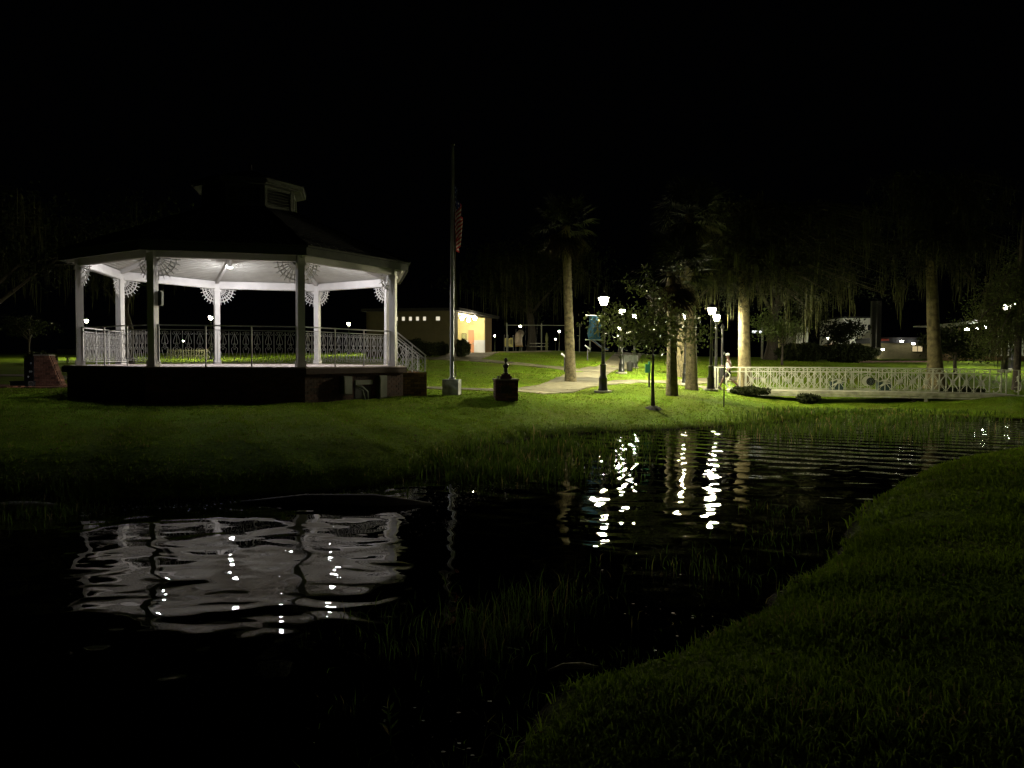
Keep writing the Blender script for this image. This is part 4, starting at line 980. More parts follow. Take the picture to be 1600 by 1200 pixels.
# distant and half hidden trees
TR = [('live_oak','spreading live oak hung with moss behind the playground',830,548,74,(0,0,8.5),(7.5,5,3.4),9000,.16,.45,1500,2.4),
 ('live_oak','dark live oak at the far left edge beyond the memorial pillar',-34,575,40,(1.0,0,7.5),(5.5,5,3.2),7000,.13,.4,900,1.6),
 ('live_oak','dark oak standing behind the left half of the bandstand',200,570,48,(0,0,8),(6,5,3),5000,.14,.35,700,1.6),
 ('live_oak','large oak beyond the slope right of the twin bridge lamps',1203,560,62,(1,0,9),(7,5,3.8),8000,.16,.5,900,2.0),
 ('magnolia_tree','round dark magnolia hiding the left side of the white building',1308,560,72,(0,0,3.0),(2.2,2.0,1.9),2600,.14,.16,0,1),
 ('magnolia_tree','small lamp lit tree with pale leaves right of the lit cypress',1222,566,50,(0,0,2.9),(1.8,1.6,1.1),2600,.09,.08,150,1.0),
 ('magnolia_tree','small leafy tree silhouetted before the pale wall right of the lamp lit tree',1255,560,66,(0,0,4.0),(2.0,1.8,1.5),2500,.11,.1,0,1),
 ('magnolia_tree','dark bushy tree in front of the restaurant pavilion',1492,580,44,(0,0,1.9),(1.9,1.5,1.0),5200,.10,.12,0,1),
 ('crape_myrtle','small bare stemmed tree left behind the memorial pillar',46,562,52,(0,0,2.7),(1.6,1.4,.8),1500,.08,.09,0,1)]
for nm, lab, px_, yb, Y_, cc, crd, nl, lf, tr_, mn, ml in TR:
    leafy_tree(nm, lab, gl(px_, yb, Y_), 0, cc, crd, nl, lf, M_LEAF if 'pale leaves' in lab else M_LEAFD, tr_, M_BARK_D, nlimb=14, moss_n=mn, moss_l=ml)
def bush(name, label, px_, yb, Y, r, n, leaf, m=M_LEAFD, cat='bush'):
    b = gl(px_, yb, Y); root = thing(name, label, cat, b); mb = MB()
    for q in range(7): mb.tube([(0,0,-.05), (random.uniform(-.6,.6)*r[0], random.uniform(-.6,.6)*r[1], r[2]*random.uniform(.8,1.6))], .02, 4)
    mb.build('stem', M_BARK_D, root)
    u = RNG.normal(size=(n,3)); u /= np.linalg.norm(u, axis=1)[:,None]; u *= (RNG.random(n)[:,None]**.35)*(1+.12*np.sin(u[:,:1]*9)+.1*RNG.random((n,1)))
    C = u*np.array(r)+[0,0,r[2]]; leaves('foliage', C, leaf, m, root); return root
bush('bush', 'dark spiky bush in front of the lit restroom doorway', 722, 558, 50.5, (.55,.5,.62), 3000, .07)
bush('bush', 'dark rounded shrub against the restroom wall left of the flagpole', 690, 558, 52, (.5,.5,.5), 2200, .07)
bush('hedge', 'dark clipped hedge along the restroom wall behind the bandstand steps', 645, 560, 51.5, (1.9,.7,.68), 7000, .07, cat='hedge')
bush('hedge', 'dark leafy shrub bank beyond the bridge under the lamp', 1255, 570, 56, (2.3,1.4,.70), 8000, .10, cat='hedge')
bush('hedge', 'dark leafy shrub mass left of the low garden wall', 1325, 573, 57, (2.0,1.5,.72), 8000, .10, cat='hedge')
bush('bush', 'low dark shrub beneath the crape myrtle at the far left', 62, 562, 50, (1.0,.7,.4), 2000, .07)
bush('fern_clump', 'dark fern clump beneath the left end of the bridge', 1170, 617, 32.6, (.9,.5,.22), 2200, .06, M_LEAFD, 'fern')
bush('fern_clump', 'dark ferns around the bridge pier left of its middle', 1262, 622, 32.0, (.5,.4,.22), 1200, .06, M_LEAFD, 'fern')
bush('fern_clump', 'dark fern clump beneath the right end of the bridge', 1500, 622, 31.6, (1.0,.4,.20), 2000, .06, M_LEAFD, 'fern')

# ================================================================ RESTROOM BUILDING
rb = thing('restroom_building', 'low tan restroom block with dark flat roof and a brightly lit entrance', 'building', (0,0,0))
C0 = Vector((-4.42,55,0)); C1 = Vector((-1.85,65,0)); A0 = Vector((-11.4,56.6,0)); gz = H(-4.4,55)-.05; RH = 3.35
dA = (C0-A0).normalized(); dB = (C1-C0).normalized(); nA = Vector((dA.y,-dA.x,0)); nB = Vector((dB.y,-dB.x,0)); LB = (C1-C0).length; LA = (C0-A0).length
def wall(mb, p, q, z0, z1, t=.2):
    d = (q-p).normalized(); n = Vector((-d.y, d.x, 0)); c = (p+q)/2+n*t/2; mb.box((c.x,c.y,(z0+z1)/2), ((q-p).length, t, z1-z0), Matrix((d, n, Vector((0,0,1)))).transposed())
mb = MB(); hz0, hz1 = gz+RH-.72, gz+RH-.42
wall(mb, A0, C0, gz-.3, hz0); wall(mb, A0, C0, hz1, gz+RH); 
holes = [(606,.26),(619,.26),(630,.26),(641,.26),(652,.26),(663,.26),(684,.34)]
hs = []
for hx, hw in holes:
    # place along the wall where the ray of that column meets it
    r = ray(hx, 500); den = r.x*dA.y-r.y*dA.x; s_ = (A0.x*dA.y-A0.y*dA.x)/den; P = Vector((r.x*s_, r.y*s_, 0)); hs.append(((P-A0).length, hw))
prev = 0
for t, hw in hs+[(LA+.5, 1.0)]:
    e = min(LA, t-hw/2)
    if e > prev: wall(mb, A0+dA*prev, A0+dA*e, hz0, hz1)
    prev = t+hw/2
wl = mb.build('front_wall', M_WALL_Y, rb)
for t, hw in hs:
    c = A0+dA*t-nA*.12; mb = MB(); mb.box((c.x,c.y,(hz0+hz1)/2), (hw-.005,.06,hz1-hz0-.01), Matrix((dA,-nA,Vector((0,0,1)))).transposed()); mb.build('glass_block', M_BLOCK, wl)
mb = MB(); o0, o1 = .7, 8.3
wall(mb, C0, C0+dB*o0, gz-.3, gz+RH); mb.build('corner_wall', M_WALL_Y, rb)
mb = MB(); wall(mb, C0+dB*o1, C1, gz-.3, gz+RH-.02); mb.build('side_wall', M_BROWN, rb)
E0 = C0+dB*o0; E1 = C0+dB*o1; dep = 3.6; I0 = E0-nB*dep; I1 = E1-nB*dep
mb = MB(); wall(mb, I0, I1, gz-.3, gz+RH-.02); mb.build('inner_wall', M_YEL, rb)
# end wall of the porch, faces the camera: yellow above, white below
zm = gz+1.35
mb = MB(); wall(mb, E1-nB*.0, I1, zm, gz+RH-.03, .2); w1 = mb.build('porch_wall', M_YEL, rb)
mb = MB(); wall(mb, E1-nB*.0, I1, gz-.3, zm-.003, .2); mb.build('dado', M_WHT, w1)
mb = MB(); c = E1-nB*1.20-dB*.25; MBR = Matrix((nB, dB, Vector((0,0,1)))).transposed(); mb.box((c.x,c.y,gz+1.12), (.50,.08,2.2), MBR); dr = mb.build('door', M_ORANGE, rb)
mb = MB(); c2 = c-dB*.09+nB*.2; mb.box((c2.x,c2.y,gz+1.05), (.04,.08,.14), MBR); mb.build('handle', M_ALU, dr)
mb = MB(); c = E1-nB*1.85-dB*.24; mb.box((c.x,c.y,gz+1.55), (.42,.06,.75), MBR); fr = mb.build('notice_board', M_BLACK, rb)
mb = MB(); c = c-dB*.04; mb.box((c.x,c.y,gz+1.55), (.33,.03,.65), MBR); mb.build('board_face', mat('board_face', (.5,.5,.25), .5), fr)
mb = MB(); wall(mb, I0+nB*0, E0, gz-.3, gz+RH-.03, .2); mb.build('porch_wall', M_WALL_Y, rb)
mb = MB(); P = [E0, E1, I1, I0]; mb.prism([(p.x,p.y) for p in P], gz-.2, gz+.04); mb.build('porch_floor', M_CONC, rb)
mb = MB(); mb.prism([(p.x,p.y) for p in P], gz+RH-.10, gz+RH-.06); mb.build('porch_ceiling', M_YEL, rb)
mb = MB(); BK = A0-nA*7; CK = C1-nA*0+Vector((-7,2.5,0))
rf = [A0+nA*.35-dA*.3, C0+nA*.35+nB*.55, C1+nB*.55+dB*.6, CK, BK]; mb.prism([(p.x,p.y) for p in rf], gz+RH, gz+RH+.22); mb.build('roof', M_ROOFD, rb)
mb = MB(); wall(mb, BK, A0, gz-.3, gz+RH-.01); mb.build('end_wall', M_WALL_Y, rb)
for (x, y) in ((722,499),(732,508),(742,500.5)):
    t = {722:2.6, 732:5.6, 742:2.9}[x]; off = {722:1.45, 732:1.5, 742:.35}[x]
    c = C0+dB*t-nB*off; 
    r = ray(x, y); s_ = c.y/r.y; c = Vector((r.x*s_, c.y, gz+RH-.40))
    mb = MB(); mb.tube([(c.x,c.y,gz+RH-.1),(c.x,c.y,gz+RH-.24)], .04, 6); lh = mb.build('lamp_holder', M_WHITE, rb)
    mb = MB(); mb.lathe([(.03,-.13),(.11,-.09),(.14,0),(.11,.09),(.04,.13)], 10, tuple(c)); mb.build('globe', M_WARM, lh, True)

# ================================================================ PLAYGROUND
def pipe(mb, P, r=.05, n=8): mb.tube(P, r, n)
sg = at(792, 549, 66); gz2 = H(sg.x, sg.y); sw_ = thing('swing_frame', 'tall grey metal swing frame with two hanging swings beside the climber', 'swing', (0,0,0))
xs = [at(x, 549, 66).x for x in (792, 846, 887)]; zt_ = at(792, 508, 66).z
mb = MB()
for x in xs: pipe(mb, [(x,66,gz2-.2),(x,66,zt_+.2)], .07)
mb.build('post', M_GREYBOX, sw_); mb = MB(); pipe(mb, [(xs[0],66,zt_),(xs[2],66,zt_)], .045); mb.build('top_bar', M_GREYBOX, sw_)
for x in (825, 835):
    X = at(x, 549, 66).x; mb = MB()
    for s_ in (-.22,.22): pipe(mb, [(X+s_,66,zt_),(X+s_,66,gz2+.55)], .012, 4)
    ch = mb.build('chain', M_BLACK, sw_); mb = MB(); mb.box((X,66,gz2+.54), (.5,.2,.04)); mb.build('seat', M_BLACK, ch)
cl = at(795, 546, 68); gz3 = H(cl.x, cl.y); clb = thing('climber', 'playground climber with yellow green wall panels between dark posts', 'play equipment', (cl.x, cl.y, gz3)); kk = 68/FPX
for x in (-7,-1,7):
    mb = MB(); pipe(mb, [(x*kk,0,-.2),(x*kk,0,26*kk)], .05); mb.build('post', M_BLACK, clb)
for x0, x1 in ((-6.6,-1.3),(-.7,6.7)):
    mb = MB(); mb.extr([(x0*kk,8*kk),(x1*kk,7*kk),(x1*kk,20*kk),((x0+x1)/2*kk,21.3*kk),(x0*kk,20*kk)], (0,0,0), (1,0,0), (0,0,1), .06); pn = mb.build('panel', M_PYEL, clb)
mb = MB()
for q in (1.6,3.2,4.6): mb.box((q*kk,-.05,15*kk), (.05,.02,.3+.05*q)); 
mb.build('slot', M_BLACK, pn)
mb = MB(); mb.box((0,.5,7.4*kk), (14*kk,1.0,.06)); mb.build('platform', M_BLACK, clb)
tb = at(811, 546, 70); tt = thing('tube_slide', 'cream tube slide with open end standing between climber and swings', 'slide', (tb.x, tb.y, H(tb.x,tb.y))); kk = 70/FPX
mb = MB(); pipe(mb, [(0,0,.5),(-.08,-.05,.95),(-.05,.3,1.5),(.15,1.2,1.75)], .36, 14); mb.build('tube', M_TUBE, tt, True)
mb = MB(); mb.lathe([(.40,-.05),(.42,0),(.36,.04)], 14, (0,0,.5)); mb.build('rim', M_SLIDE, tt, True)
mb = MB(); pipe(mb, [(.3,1.3,-.2),(.3,1.3,2.2)], .05); pipe(mb, [(-.3,1.3,-.2),(-.3,1.3,2.2)], .05); mb.build('post', M_BLACK, tt)
sd_ = at(938, 549, 66); sl2 = thing('slide', 'orange curved slide with blue rim behind the banner lamp', 'slide', (sd_.x, sd_.y, H(sd_.x, sd_.y)))
mb = MB(); prof = [(-.95,1.15),(-.6,.95),(-.2,.6),(.25,.28),(.7,.18)]
for (a0,b0),(a1,b1) in zip(prof[:-1], prof[1:]): mb.bar((a0,0,b0),(a1,0,b1), .55, .05)
mb.build('chute', M_SLIDE, sl2)
for yy in (-.29,.29):
    mb = MB()
    for (a0,b0),(a1,b1) in zip(prof[:-1], prof[1:]): mb.bar((a0,yy,b0+.08),(a1,yy,b1+.08), .05, .16)
    mb.build('rim', mat('blue_plastic', (.03,.07,.14), .4), sl2)
mb = MB(); pipe(mb, [(-.95,.25,-.2),(-.95,.25,2.6)], .06); pipe(mb, [(-.95,-.25,-.2),(-.95,-.25,2.6)], .06); pipe(mb, [(-1.9,0,-.2),(-1.9,0,2.6)], .05); mb.build('post', M_GREYBOX, sl2)
tp = at(854, 549, 70); to = thing('play_totem', 'narrow greenish carved play post right of the swing seats', 'play equipment', (tp.x, tp.y, H(tp.x,tp.y)))
mb = MB(); mb.lathe([(.13,-.1),(.13,.8),(.09,.85),(.14,.95),(.15,1.3),(.07,1.65),(.02,1.75)], 10); mb.build('post', mat('mossy_wood', (.14,.15,.06), .8), to, True)
tbp = at(842, 549, 72); ptb = thing('picnic_table', 'dark picnic table under the oak beyond the swings', 'picnic table', (tbp.x, tbp.y, H(tbp.x,tbp.y)))
mb = MB(); mb.box((0,0,.74), (1.8,.75,.05)); mb.build('table_top', M_CONC, ptb)
for s_ in (-1,1):
    mb = MB(); mb.box((0,s_*.7,.44), (1.8,.28,.05)); mb.build('seat', M_CONC, ptb)
    mb = MB(); mb.bar((s_*.7,-.7,0),(s_*.7,.25,.74), .06,.06,(0,0,1)); mb.bar((s_*.7,.7,0),(s_*.7,-.25,.74), .06,.06,(0,0,1)); mb.build('leg', M_DARKWOOD, ptb)
pb = at(883.5, 575, 48); mpol = thing('metal_pole', 'plain slim silver pole standing left behind the tall palm', 'pole', (pb.x, pb.y, H(pb.x, pb.y)))
mb = MB(); mb.lathe([(.045,-.1),(.045,2.25),(.03,2.27)], 10); mb.build('shaft', M_ALU, mpol, True); mb = MB(); mb.lathe([(.09,-.05),(.09,.02),(.05,.04)], 10); mb.build('foot', M_CONC, mpol)
def lectern(label, px_, yb, Y):
    b = gl(px_, yb, Y); r = thing('information_board', label, 'sign', b, 0, 'slanted information boards')
    mb = MB(); mb.box((0,0,.42), (.08,.08,.92)); mb.build('post', M_BLACK, r)
    mb = MB(); M = Matrix.Rotation(.62, 3, 'Y') @ Matrix.Rotation(.25, 3, 'X'); mb.box((0,0,.95), (.50,.40,.03), M); mb.build('panel', mat('sign_face', (.55,.56,.55), .4), r)
    return r
lectern('slanted information board directly left of the tall palm', 882, 581, 44)
lectern('slanted information board farther up the slope by the curved path', 918, 563, 54)
# bench and bin
bb = gl(983, 577, 46.5); be = thing('park_bench', 'dark green park bench between two lamps beside the path', 'bench', bb, .05)
for q in range(5):
    mb = MB(); mb.box((0,-.28,.46+.0*q+.0), (.01,.01,.01)) if False else None; mb.box((0,-.25+.0, .52+q*.085), (1.05,.03,.065)); mb.build('back_slat', M_SLATE, be)
for q in range(4): mb = MB(); mb.box((0,-.16+q*.12,.44), (1.05,.09,.03)); mb.build('seat_slat', M_SLATE, be)
for s_ in (-1,1): mb = MB(); mb.bar((s_*.46,-.28,0),(s_*.46,-.28,.92), .04,.04); mb.bar((s_*.46,.24,0),(s_*.46,.24,.62), .04,.04); mb.bar((s_*.46,-.28,.62),(s_*.46,.24,.62), .04,.04); mb.build('leg', M_BLACK, be)
lb = gl(983.5, 580, 44.5); bi = thing('litter_bin', 'small black litter bin in front of the green bench', 'litter bin', lb)
mb = MB(); mb.lathe([(.15,0),(.17,.05),(.19,.48),(.17,.5)], 12, mod=lambda a, z: 1+.04*math.cos(12*a)); mb.build('body', M_BLACK, bi); mb = MB(); mb.lathe([(.18,.5),(.19,.56),(.08,.62),(.02,.64)], 12); mb.build('lid', M_BLACK, bi)
gs = gl(1014, 605, 28.5); gsn = thing('dog_waste_station', 'slim black post with a small green box beside the path', 'post', gs)
mb = MB(); mb.box((0,0,.45), (.06,.06,1.0)); mb.build('post', M_BLACK, gsn); mb = MB(); mb.box((-.06,-.01,.74), (.20,.10,.34)); mb.build('box', M_GREEN, gsn)
mb = MB(); mb.lathe([(.05,.93),(.05,1.0),(.01,1.02)], 8); mb.build('cap', M_GREEN, gsn)
bpst = gl(1131, 633, 25.5); bps = thing('garden_post', 'thin black post standing on the lawn before the left end of the bridge', 'post', bpst)
mb = MB(); mb.lathe([(.03,-.1),(.022,.1),(.022,1.84)], 8); mb.build('shaft', M_BLACK, bps); mb = MB(); mb.lathe([(.03,1.82),(.045,1.86),(.03,1.92),(.005,1.96)], 8); mb.build('cap', M_BLACK, bps)
bk = gl(1127.5, 600, 40); bks = thing('lamp_column', 'tall dark unlit column behind the walking person', 'post', bk)
mb = MB(); mb.lathe([(.14,0),(.13,.9),(.06,1.0),(.05,3.0)], 10); mb.build('shaft', M_BLACK, bks); mb = MB(); mb.lathe([(.08,3.0),(.14,3.1),(.02,3.3)], 8); mb.build('cap', M_BLACK, bks)

# ================================================================ BUILDINGS AT THE RIGHT
def bx(mb, px0, px1, y0, y1, Y, depth):
    a = at(px0, y0, Y); b = at(px1, y1, Y); mb.box(((a.x+b.x)/2, Y+depth/2, (a.z+b.z)/2), (abs(b.x-a.x), depth, abs(a.z-b.z)))
Yw = 105; wb = thing('white_building', 'cream rendered building with two small arched windows and a lit round arched entry', 'building', (0,0,0))
mb = MB(); bx(mb, 1318, 1363, 497, 562, Yw, 8); mb.build('wall', M_CREAMW, wb)
mb = MB(); bx(mb, 1316, 1364, 516.5, 518.5, Yw-.35, .34); mb.build('cornice', M_CREAMW, wb)
mb = MB(); bx(mb, 1316, 1364, 494.5, 497, Yw-.3, 8.5); mb.build('roof', M_ROOFD, wb)
def arch(mb, cx, yb, w, h, Y, t=.06):
    c = at(cx, yb, Y); k = Y/FPX; w *= k; h *= k; ol = [(-w/2,0),(w/2,0),(w/2,h-w/2)]+[(w/2*math.cos(a), h-w/2+w/2*math.sin(a)) for a in np.linspace(.3,PI-.3,6)]+[(-w/2,h-w/2)]
    mb.extr(ol, tuple(c), (1,0,0), (0,0,1), t)
for cx in (1348, 1358):
    mb = MB(); arch(mb, cx, 516, 5.4, 10, Yw-.05); fr = mb.build('window', M_CREAMW, wb); mb = MB(); arch(mb, cx, 516, 4.2, 9, Yw-.1); mb.build('pane', mat('dark_glass', (.02,.02,.025), .15), fr)
mb = MB(); arch(mb, 1355, 547, 14, 14, Yw-.05); en = mb.build('entry_arch', mat('entry_stone', (.5,.38,.22), .8), wb); mb = MB(); arch(mb, 1355, 547, 10.5, 12, Yw-.1); mb.build('lit_glass', M_WIN, en)
for fx, lab in ((1338, 'small unseen floodlight added on the ground for lighting the cream building, hidden by the shrubs'),):  # unseen lamp, added so that the facade comes out lit
    p = at(fx, 560, Yw-9); f_ = thing('floodlight', lab, 'floodlight', (p.x, p.y, H(p.x, p.y)))
    mb = MB(); mb.box((0,0,.25), (.5,.25,.5)); mb.build('housing', M_BLACK, f_); mb = MB(); mb.box((0,.14,.38), (.40,.02,.22)); mb.build('lens', emis('flood_lens', (1,.97,.85), 1600), f_)
for px_, lab in ((1365.5, 'left one of two dark square columns beside the cream building'), (1374, 'right one of two dark square columns beside the cream building')):
    c = thing('column', lab, 'column', (0,0,0), 0, 'dark columns'); mb = MB(); bx(mb, px_-2.2, px_+2.2, 470, 553, Yw-12, .45); mb.build('shaft', mat('dark_column', (.07,.07,.06), .8), c); mb = MB(); bx(mb, px_-3, px_+3, 543, 555, Yw-12.2, .7); mb.build('pedestal', M_CREAMW, c)
rs_ = thing('shop_building', 'low brown shop front with a red fascia and lit yellow windows', 'building', (0,0,0)); Ys = 98
mb = MB(); bx(mb, 1376, 1460, 536, 562, Ys, 6); mb.build('wall', M_WALL_Y, rs_); mb = MB(); bx(mb, 1376, 1462, 527, 536, Ys-.5, 7); mb.build('roof', M_ROOFD, rs_)
mb = MB(); bx(mb, 1376, 1389, 529.5, 532.5, Ys-.6, .08); mb.build('fascia_sign', mat('red_sign', (.2,.03,.015), .5), rs_)
for x0, x1 in ((1426,1433),(1434.5,1441)):
    mb = MB(); bx(mb, x0-.4, x1+.4, 540.6, 549.6, Ys-.12, .1); fr = mb.build('window', M_DARKWOOD, rs_); mb = MB(); bx(mb, x0, x1, 541, 549.2, Ys-.16, .03); mb.build('pane', M_WIN, fr)
for x, y in ((1409,533.5),(1427,537),(1379,546)):
    p = at(x, y, Ys-1); mb = MB(); mb.lathe([(.02,-.12),(.22,-.05),(.22,.04),(.06,.12)], 10, tuple(p)); mb.build('wall_lamp', M_FARG, rs_, True)
gw = bpy.data.objects.new('garden_wall', None); COL.objects.link(gw); tag(gw, 'low reddish stone garden wall beyond the bridge', 'wall'); Yg = 62
mb = MB(); bx(mb, 1333, 1448, 565, 574, Yg, .3); mb.build('core', M_MORTAR, gw)
sm = MB(); sm.box((0,0,0), (.40,.06,.17)); sme = sm.mesh('stone', mat('reddish_stone', (.27,.17,.13), .85, .5, 2.5, .5, 20))
for j in range(3):
    for i in range(17):
        c = at(1336+i*6.9+(3.4 if j % 2 else 0), 571.5-j*3.1, Yg-.02); o = link('stone', sme, gw, (c.x, c.y+random.uniform(-.01,.01), c.z)); o.scale = (random.uniform(.85,.97),1,.95)
pav = thing('pavilion', 'restaurant pavilion with a long pale rising roof edge and ceiling lights at far right', 'building', (0,0,0)); Yp = 72
a = at(1468, 513, Yp); b2 = at(1532, 502, Yp-12)
mb = MB(); mb.bar(a+Vector((0,0,.05)), b2+Vector((0,0,.05)), .2, .22); _q = [a, b2, b2+Vector((9,6,.6)), a+Vector((4,12,.6))]; _u = Vector((0,0,.12)); mb.add([v+_u*.6 for v in _q]+[v+_u*1.6 for v in _q], [(3,2,1,0),(4,5,6,7),(0,1,5,4),(1,2,6,5),(2,3,7,6),(3,0,4,7)]); mb.build('roof', M_CREAMW, pav)
for x in (1466, 1484, 1500, 1512, 1530, 1560, 1590):
    p = at(x, 510, Yp-1); mb = MB(); mb.box((p.x, p.y, (p.z+1.4)/2), (.18,.18,p.z-1.4)); mb.build('post', M_BROWN, pav)
mb = MB(); bx(mb, 1462, 1640, 552, 570, Yp+3, .2); mb.build('back_wall', M_BROWN, pav); mb = MB(); bx(mb, 1592, 1660, 515, 556, Yp-8, 3); mb.build('side_room', M_CREAMW, pav)
for x in (1474, 1490, 1507): mb = MB(); bx(mb, x-3, x+3, 519, 534, Yp+2.8, .1); mb.build('window', mat('dim_pane', (.3,.3,.32), .2), pav)
for x, y in ((1511,514.5),(1526,512.5),(1541,511)):
    p = at(x, y, Yp-11); mb = MB(); mb.lathe([(.05,-.1),(.15,-.04),(.13,.06)], 10, tuple(p)); mb.build('ceiling_light', emis('pavilion_glow', (1,.95,.85), 260), pav, True)
sg_ = thing('lit_sign', 'long white lit sign box on a post right of the lit cypress', 'sign', (0,0,0)); p = at(1183, 518.5, 92)
mb = MB(); bx(mb, 1176.5, 1190, 516.8, 520.2, 92, .25); mb.build('light_box', emis('sign_white', (.95,.97,1), 2.5), sg_); mb = MB(); bx(mb, 1190.6, 1192.2, 504, 562, 92.4, .2); mb.build('post', M_CONC, sg_)
kb = thing('kiosk', 'small brown kiosk with a lit fascia behind the hedge lamp', 'kiosk', (0,0,0)); mb = MB(); bx(mb, 1296, 1306, 538, 552, 96, 2); mb.build('wall', M_BROWN, kb); mb = MB(); bx(mb, 1295, 1306.5, 536.8, 538, 95.7, .1); mb.build('fascia', emis('fascia_light', (1,.75,.45), 1.2), kb)
pwl = thing('pale_house', 'pale two storey house wall seen through gaps in the trees', 'building', (0,0,0)); mb = MB(); bx(mb, 1244, 1262, 508, 562, 112, 6); mb.build('wall', M_CREAMW, pwl)
mb = MB(); bx(mb, 1242, 1264, 505, 508, 111.6, 6.6); mb.build('roof', M_ROOFD, pwl); mb = MB(); bx(mb, 1251, 1255, 513, 519, 111.94, .05); mb.build('window', MATS['dark_glass'], pwl)
yb = thing('yellow_hut', 'small yellow lit hut standing right of the small lamp lit tree', 'hut', (0,0,0)); mb = MB(); bx(mb, 1218, 1227, 529, 546, 80, 1.5); mb.build('wall', M_YEL, yb); mb = MB(); bx(mb, 1217, 1228, 527.5, 529, 79.7, 2); mb.build('roof', M_ROOFD, yb)
# left distance: benches and a fence seen through the bandstand
fn = thing('picket_fence', 'low pale fence seen through the front bandstand railing', 'fence', (0,0,0))
pk = MB(); pk.box((0,0,.4), (.07,.03,.8)); pkm = pk.mesh('picket', mat('weathered_picket', (.10,.10,.06), .8))
for i in range(16):
    c = at(262+i*4.1, 552, 60); link('picket', pkm, fn, (c.x, c.y, H(c.x,c.y)))
mb = MB(); c0_ = at(260,552,60); c1_ = at(326,552,60); z0 = H(c0_.x,60); z1 = H(c1_.x,60)
for q in (.25,.65): mb.bar((c0_.x,60.03,z0+q),(c1_.x,60.03,z1+q), .03,.06)
mb.build('rail', MATS['weathered_picket'], fn)
for px_, lab in ((98,'dark picnic bench left of the bandstand, nearer the memorial'),(114,'dark picnic bench left of the bandstand, nearer the leftmost post')):
    b = gl(px_, 565, 52); r = thing('picnic_bench', lab, 'bench', b, .3, 'picnic benches left of the bandstand')
    mb = MB(); mb.box((0,0,.45), (.8,.35,.05)); mb.build('seat', M_BLACK, r); mb = MB(); mb.box((0,.2,.75), (.8,.04,.4)); mb.build('backrest', M_BLACK, r)
    for s_ in (-1,1): mb = MB(); mb.box((s_*.35,0,.21), (.05,.35,.44)); mb.build('leg', M_BLACK, r)

# ================================================================ PERSON ON THE BRIDGE
def skin(name, J, E_, R, m, parent, root=0, sub=2):
    me = bpy.data.meshes.new(name); me.from_pydata(J, E_, []); me.materials.append(m); o = link(name, me, parent)
    md = o.modifiers.new('skin', 'SKIN'); md.use_smooth_shade = True
    for i, r in enumerate(R): me.skin_vertices[0].data[i].radius = r if isinstance(r, tuple) else (r, r)
    me.skin_vertices[0].data[root].use_root = True
    s_ = o.modifiers.new('sub', 'SUBSURF'); s_.levels = sub; s_.render_levels = sub
    return o
tpn = 1.00; pp = bridge_pt(.62, 1.0, 0); pp.z = dz(.62)
per = thing('person', 'person in white tank top, dark shorts and grey cap striding left across the bridge', 'person', pp, math.atan2(BD.y, BD.x)+PI)
# local: walks towards +x, height 1.80
J = [(0,0,.96),(0,0,1.12),(.01,0,1.30),(.02,0,1.46),(.035,0,1.54),(.05,0,1.64),(.055,0,1.75),
     (.0,.10,.93),(.26,.11,.56),(.42,.11,.12),(.55,.11,.05),
     (.0,-.10,.93),(-.10,-.11,.52),(-.44,-.11,.22),(-.40,-.11,.07),
     (.01,.19,1.42),(-.12,.24,1.16),(.03,.25,.94),(.08,.25,.87),
     (.01,-.19,1.42),(.16,-.24,1.18),(.38,-.24,1.20),(.46,-.24,1.22)]
E_ = [(0,1),(1,2),(2,3),(3,4),(4,5),(5,6),(0,7),(7,8),(8,9),(9,10),(0,11),(11,12),(12,13),(13,14),(3,15),(15,16),(16,17),(17,18),(3,19),(19,20),(20,21),(21,22)]
R = [(.135,.10),(.125,.095),(.15,.105),(.12,.09),.055,(.078,.09),(.065,.075),.09,.062,.042,.032,.09,.06,.042,.032,.058,.045,.034,.032,.058,.045,.034,.032]
for base, sx in ((18,1),(22,1)):
    bx_, by_, bz_ = J[base]
    for q in range(5):
        d = Vector((.055 if base == 22 else .02, (q-2)*.012, -.0 if base == 22 else -.05)); l_ = (.8,1,1.1,1.0,.75)[q]
        J.append((bx_+d.x*l_, by_+d.y, bz_+d.z*l_)); J.append((bx_+d.x*l_*1.6, by_+d.y*1.1, bz_+d.z*l_*1.7-.012)); n = len(J); E_ += [(base, n-2), (n-2, n-1)]; R += [.010,.008]
per.scale = (.93,.93,.93)
skin('body', J, E_, R, M_SKIN, per)
skin('tank_top', [(0,0,.95),(0,0,1.12),(.01,0,1.30),(.015,0,1.42),(.01,.12,1.44),(.01,-.12,1.44)], [(0,1),(1,2),(2,3),(3,4),(3,5)], [(.150,.118),(.142,.113),(.166,.122),(.135,.10),.06,.06], M_SHIRT, per)
skin('shorts', [(0,0,.96),(.0,.10,.91),(.19,.11,.64),(.0,-.10,.91),(-.07,-.11,.62),(0,0,1.0)], [(0,1),(1,2),(0,3),(3,4),(0,5)], [(.15,.12),.105,.095,.105,.095,(.145,.11)], M_SHORT, per)
mb = MB(); mb.lathe([(.100,1.72),(.102,1.77),(.085,1.82),(.05,1.848),(.01,1.855)], 14, (.055,0,0)); mb.box((.165,0,1.727), (.12,.13,.012)); mb.build('cap', M_CAP, per, True)
mb = MB(); mb.box((.145,0,1.655), (.03,.025,.04)); mb.box((.128,0,1.615), (.02,.05,.010)); 
for s_ in (-1,1): mb.box((.128,s_*.033,1.69), (.014,.024,.012)); mb.box((.05,s_*.092,1.67), (.035,.018,.055))
mb.build('face', M_SKIN, per)
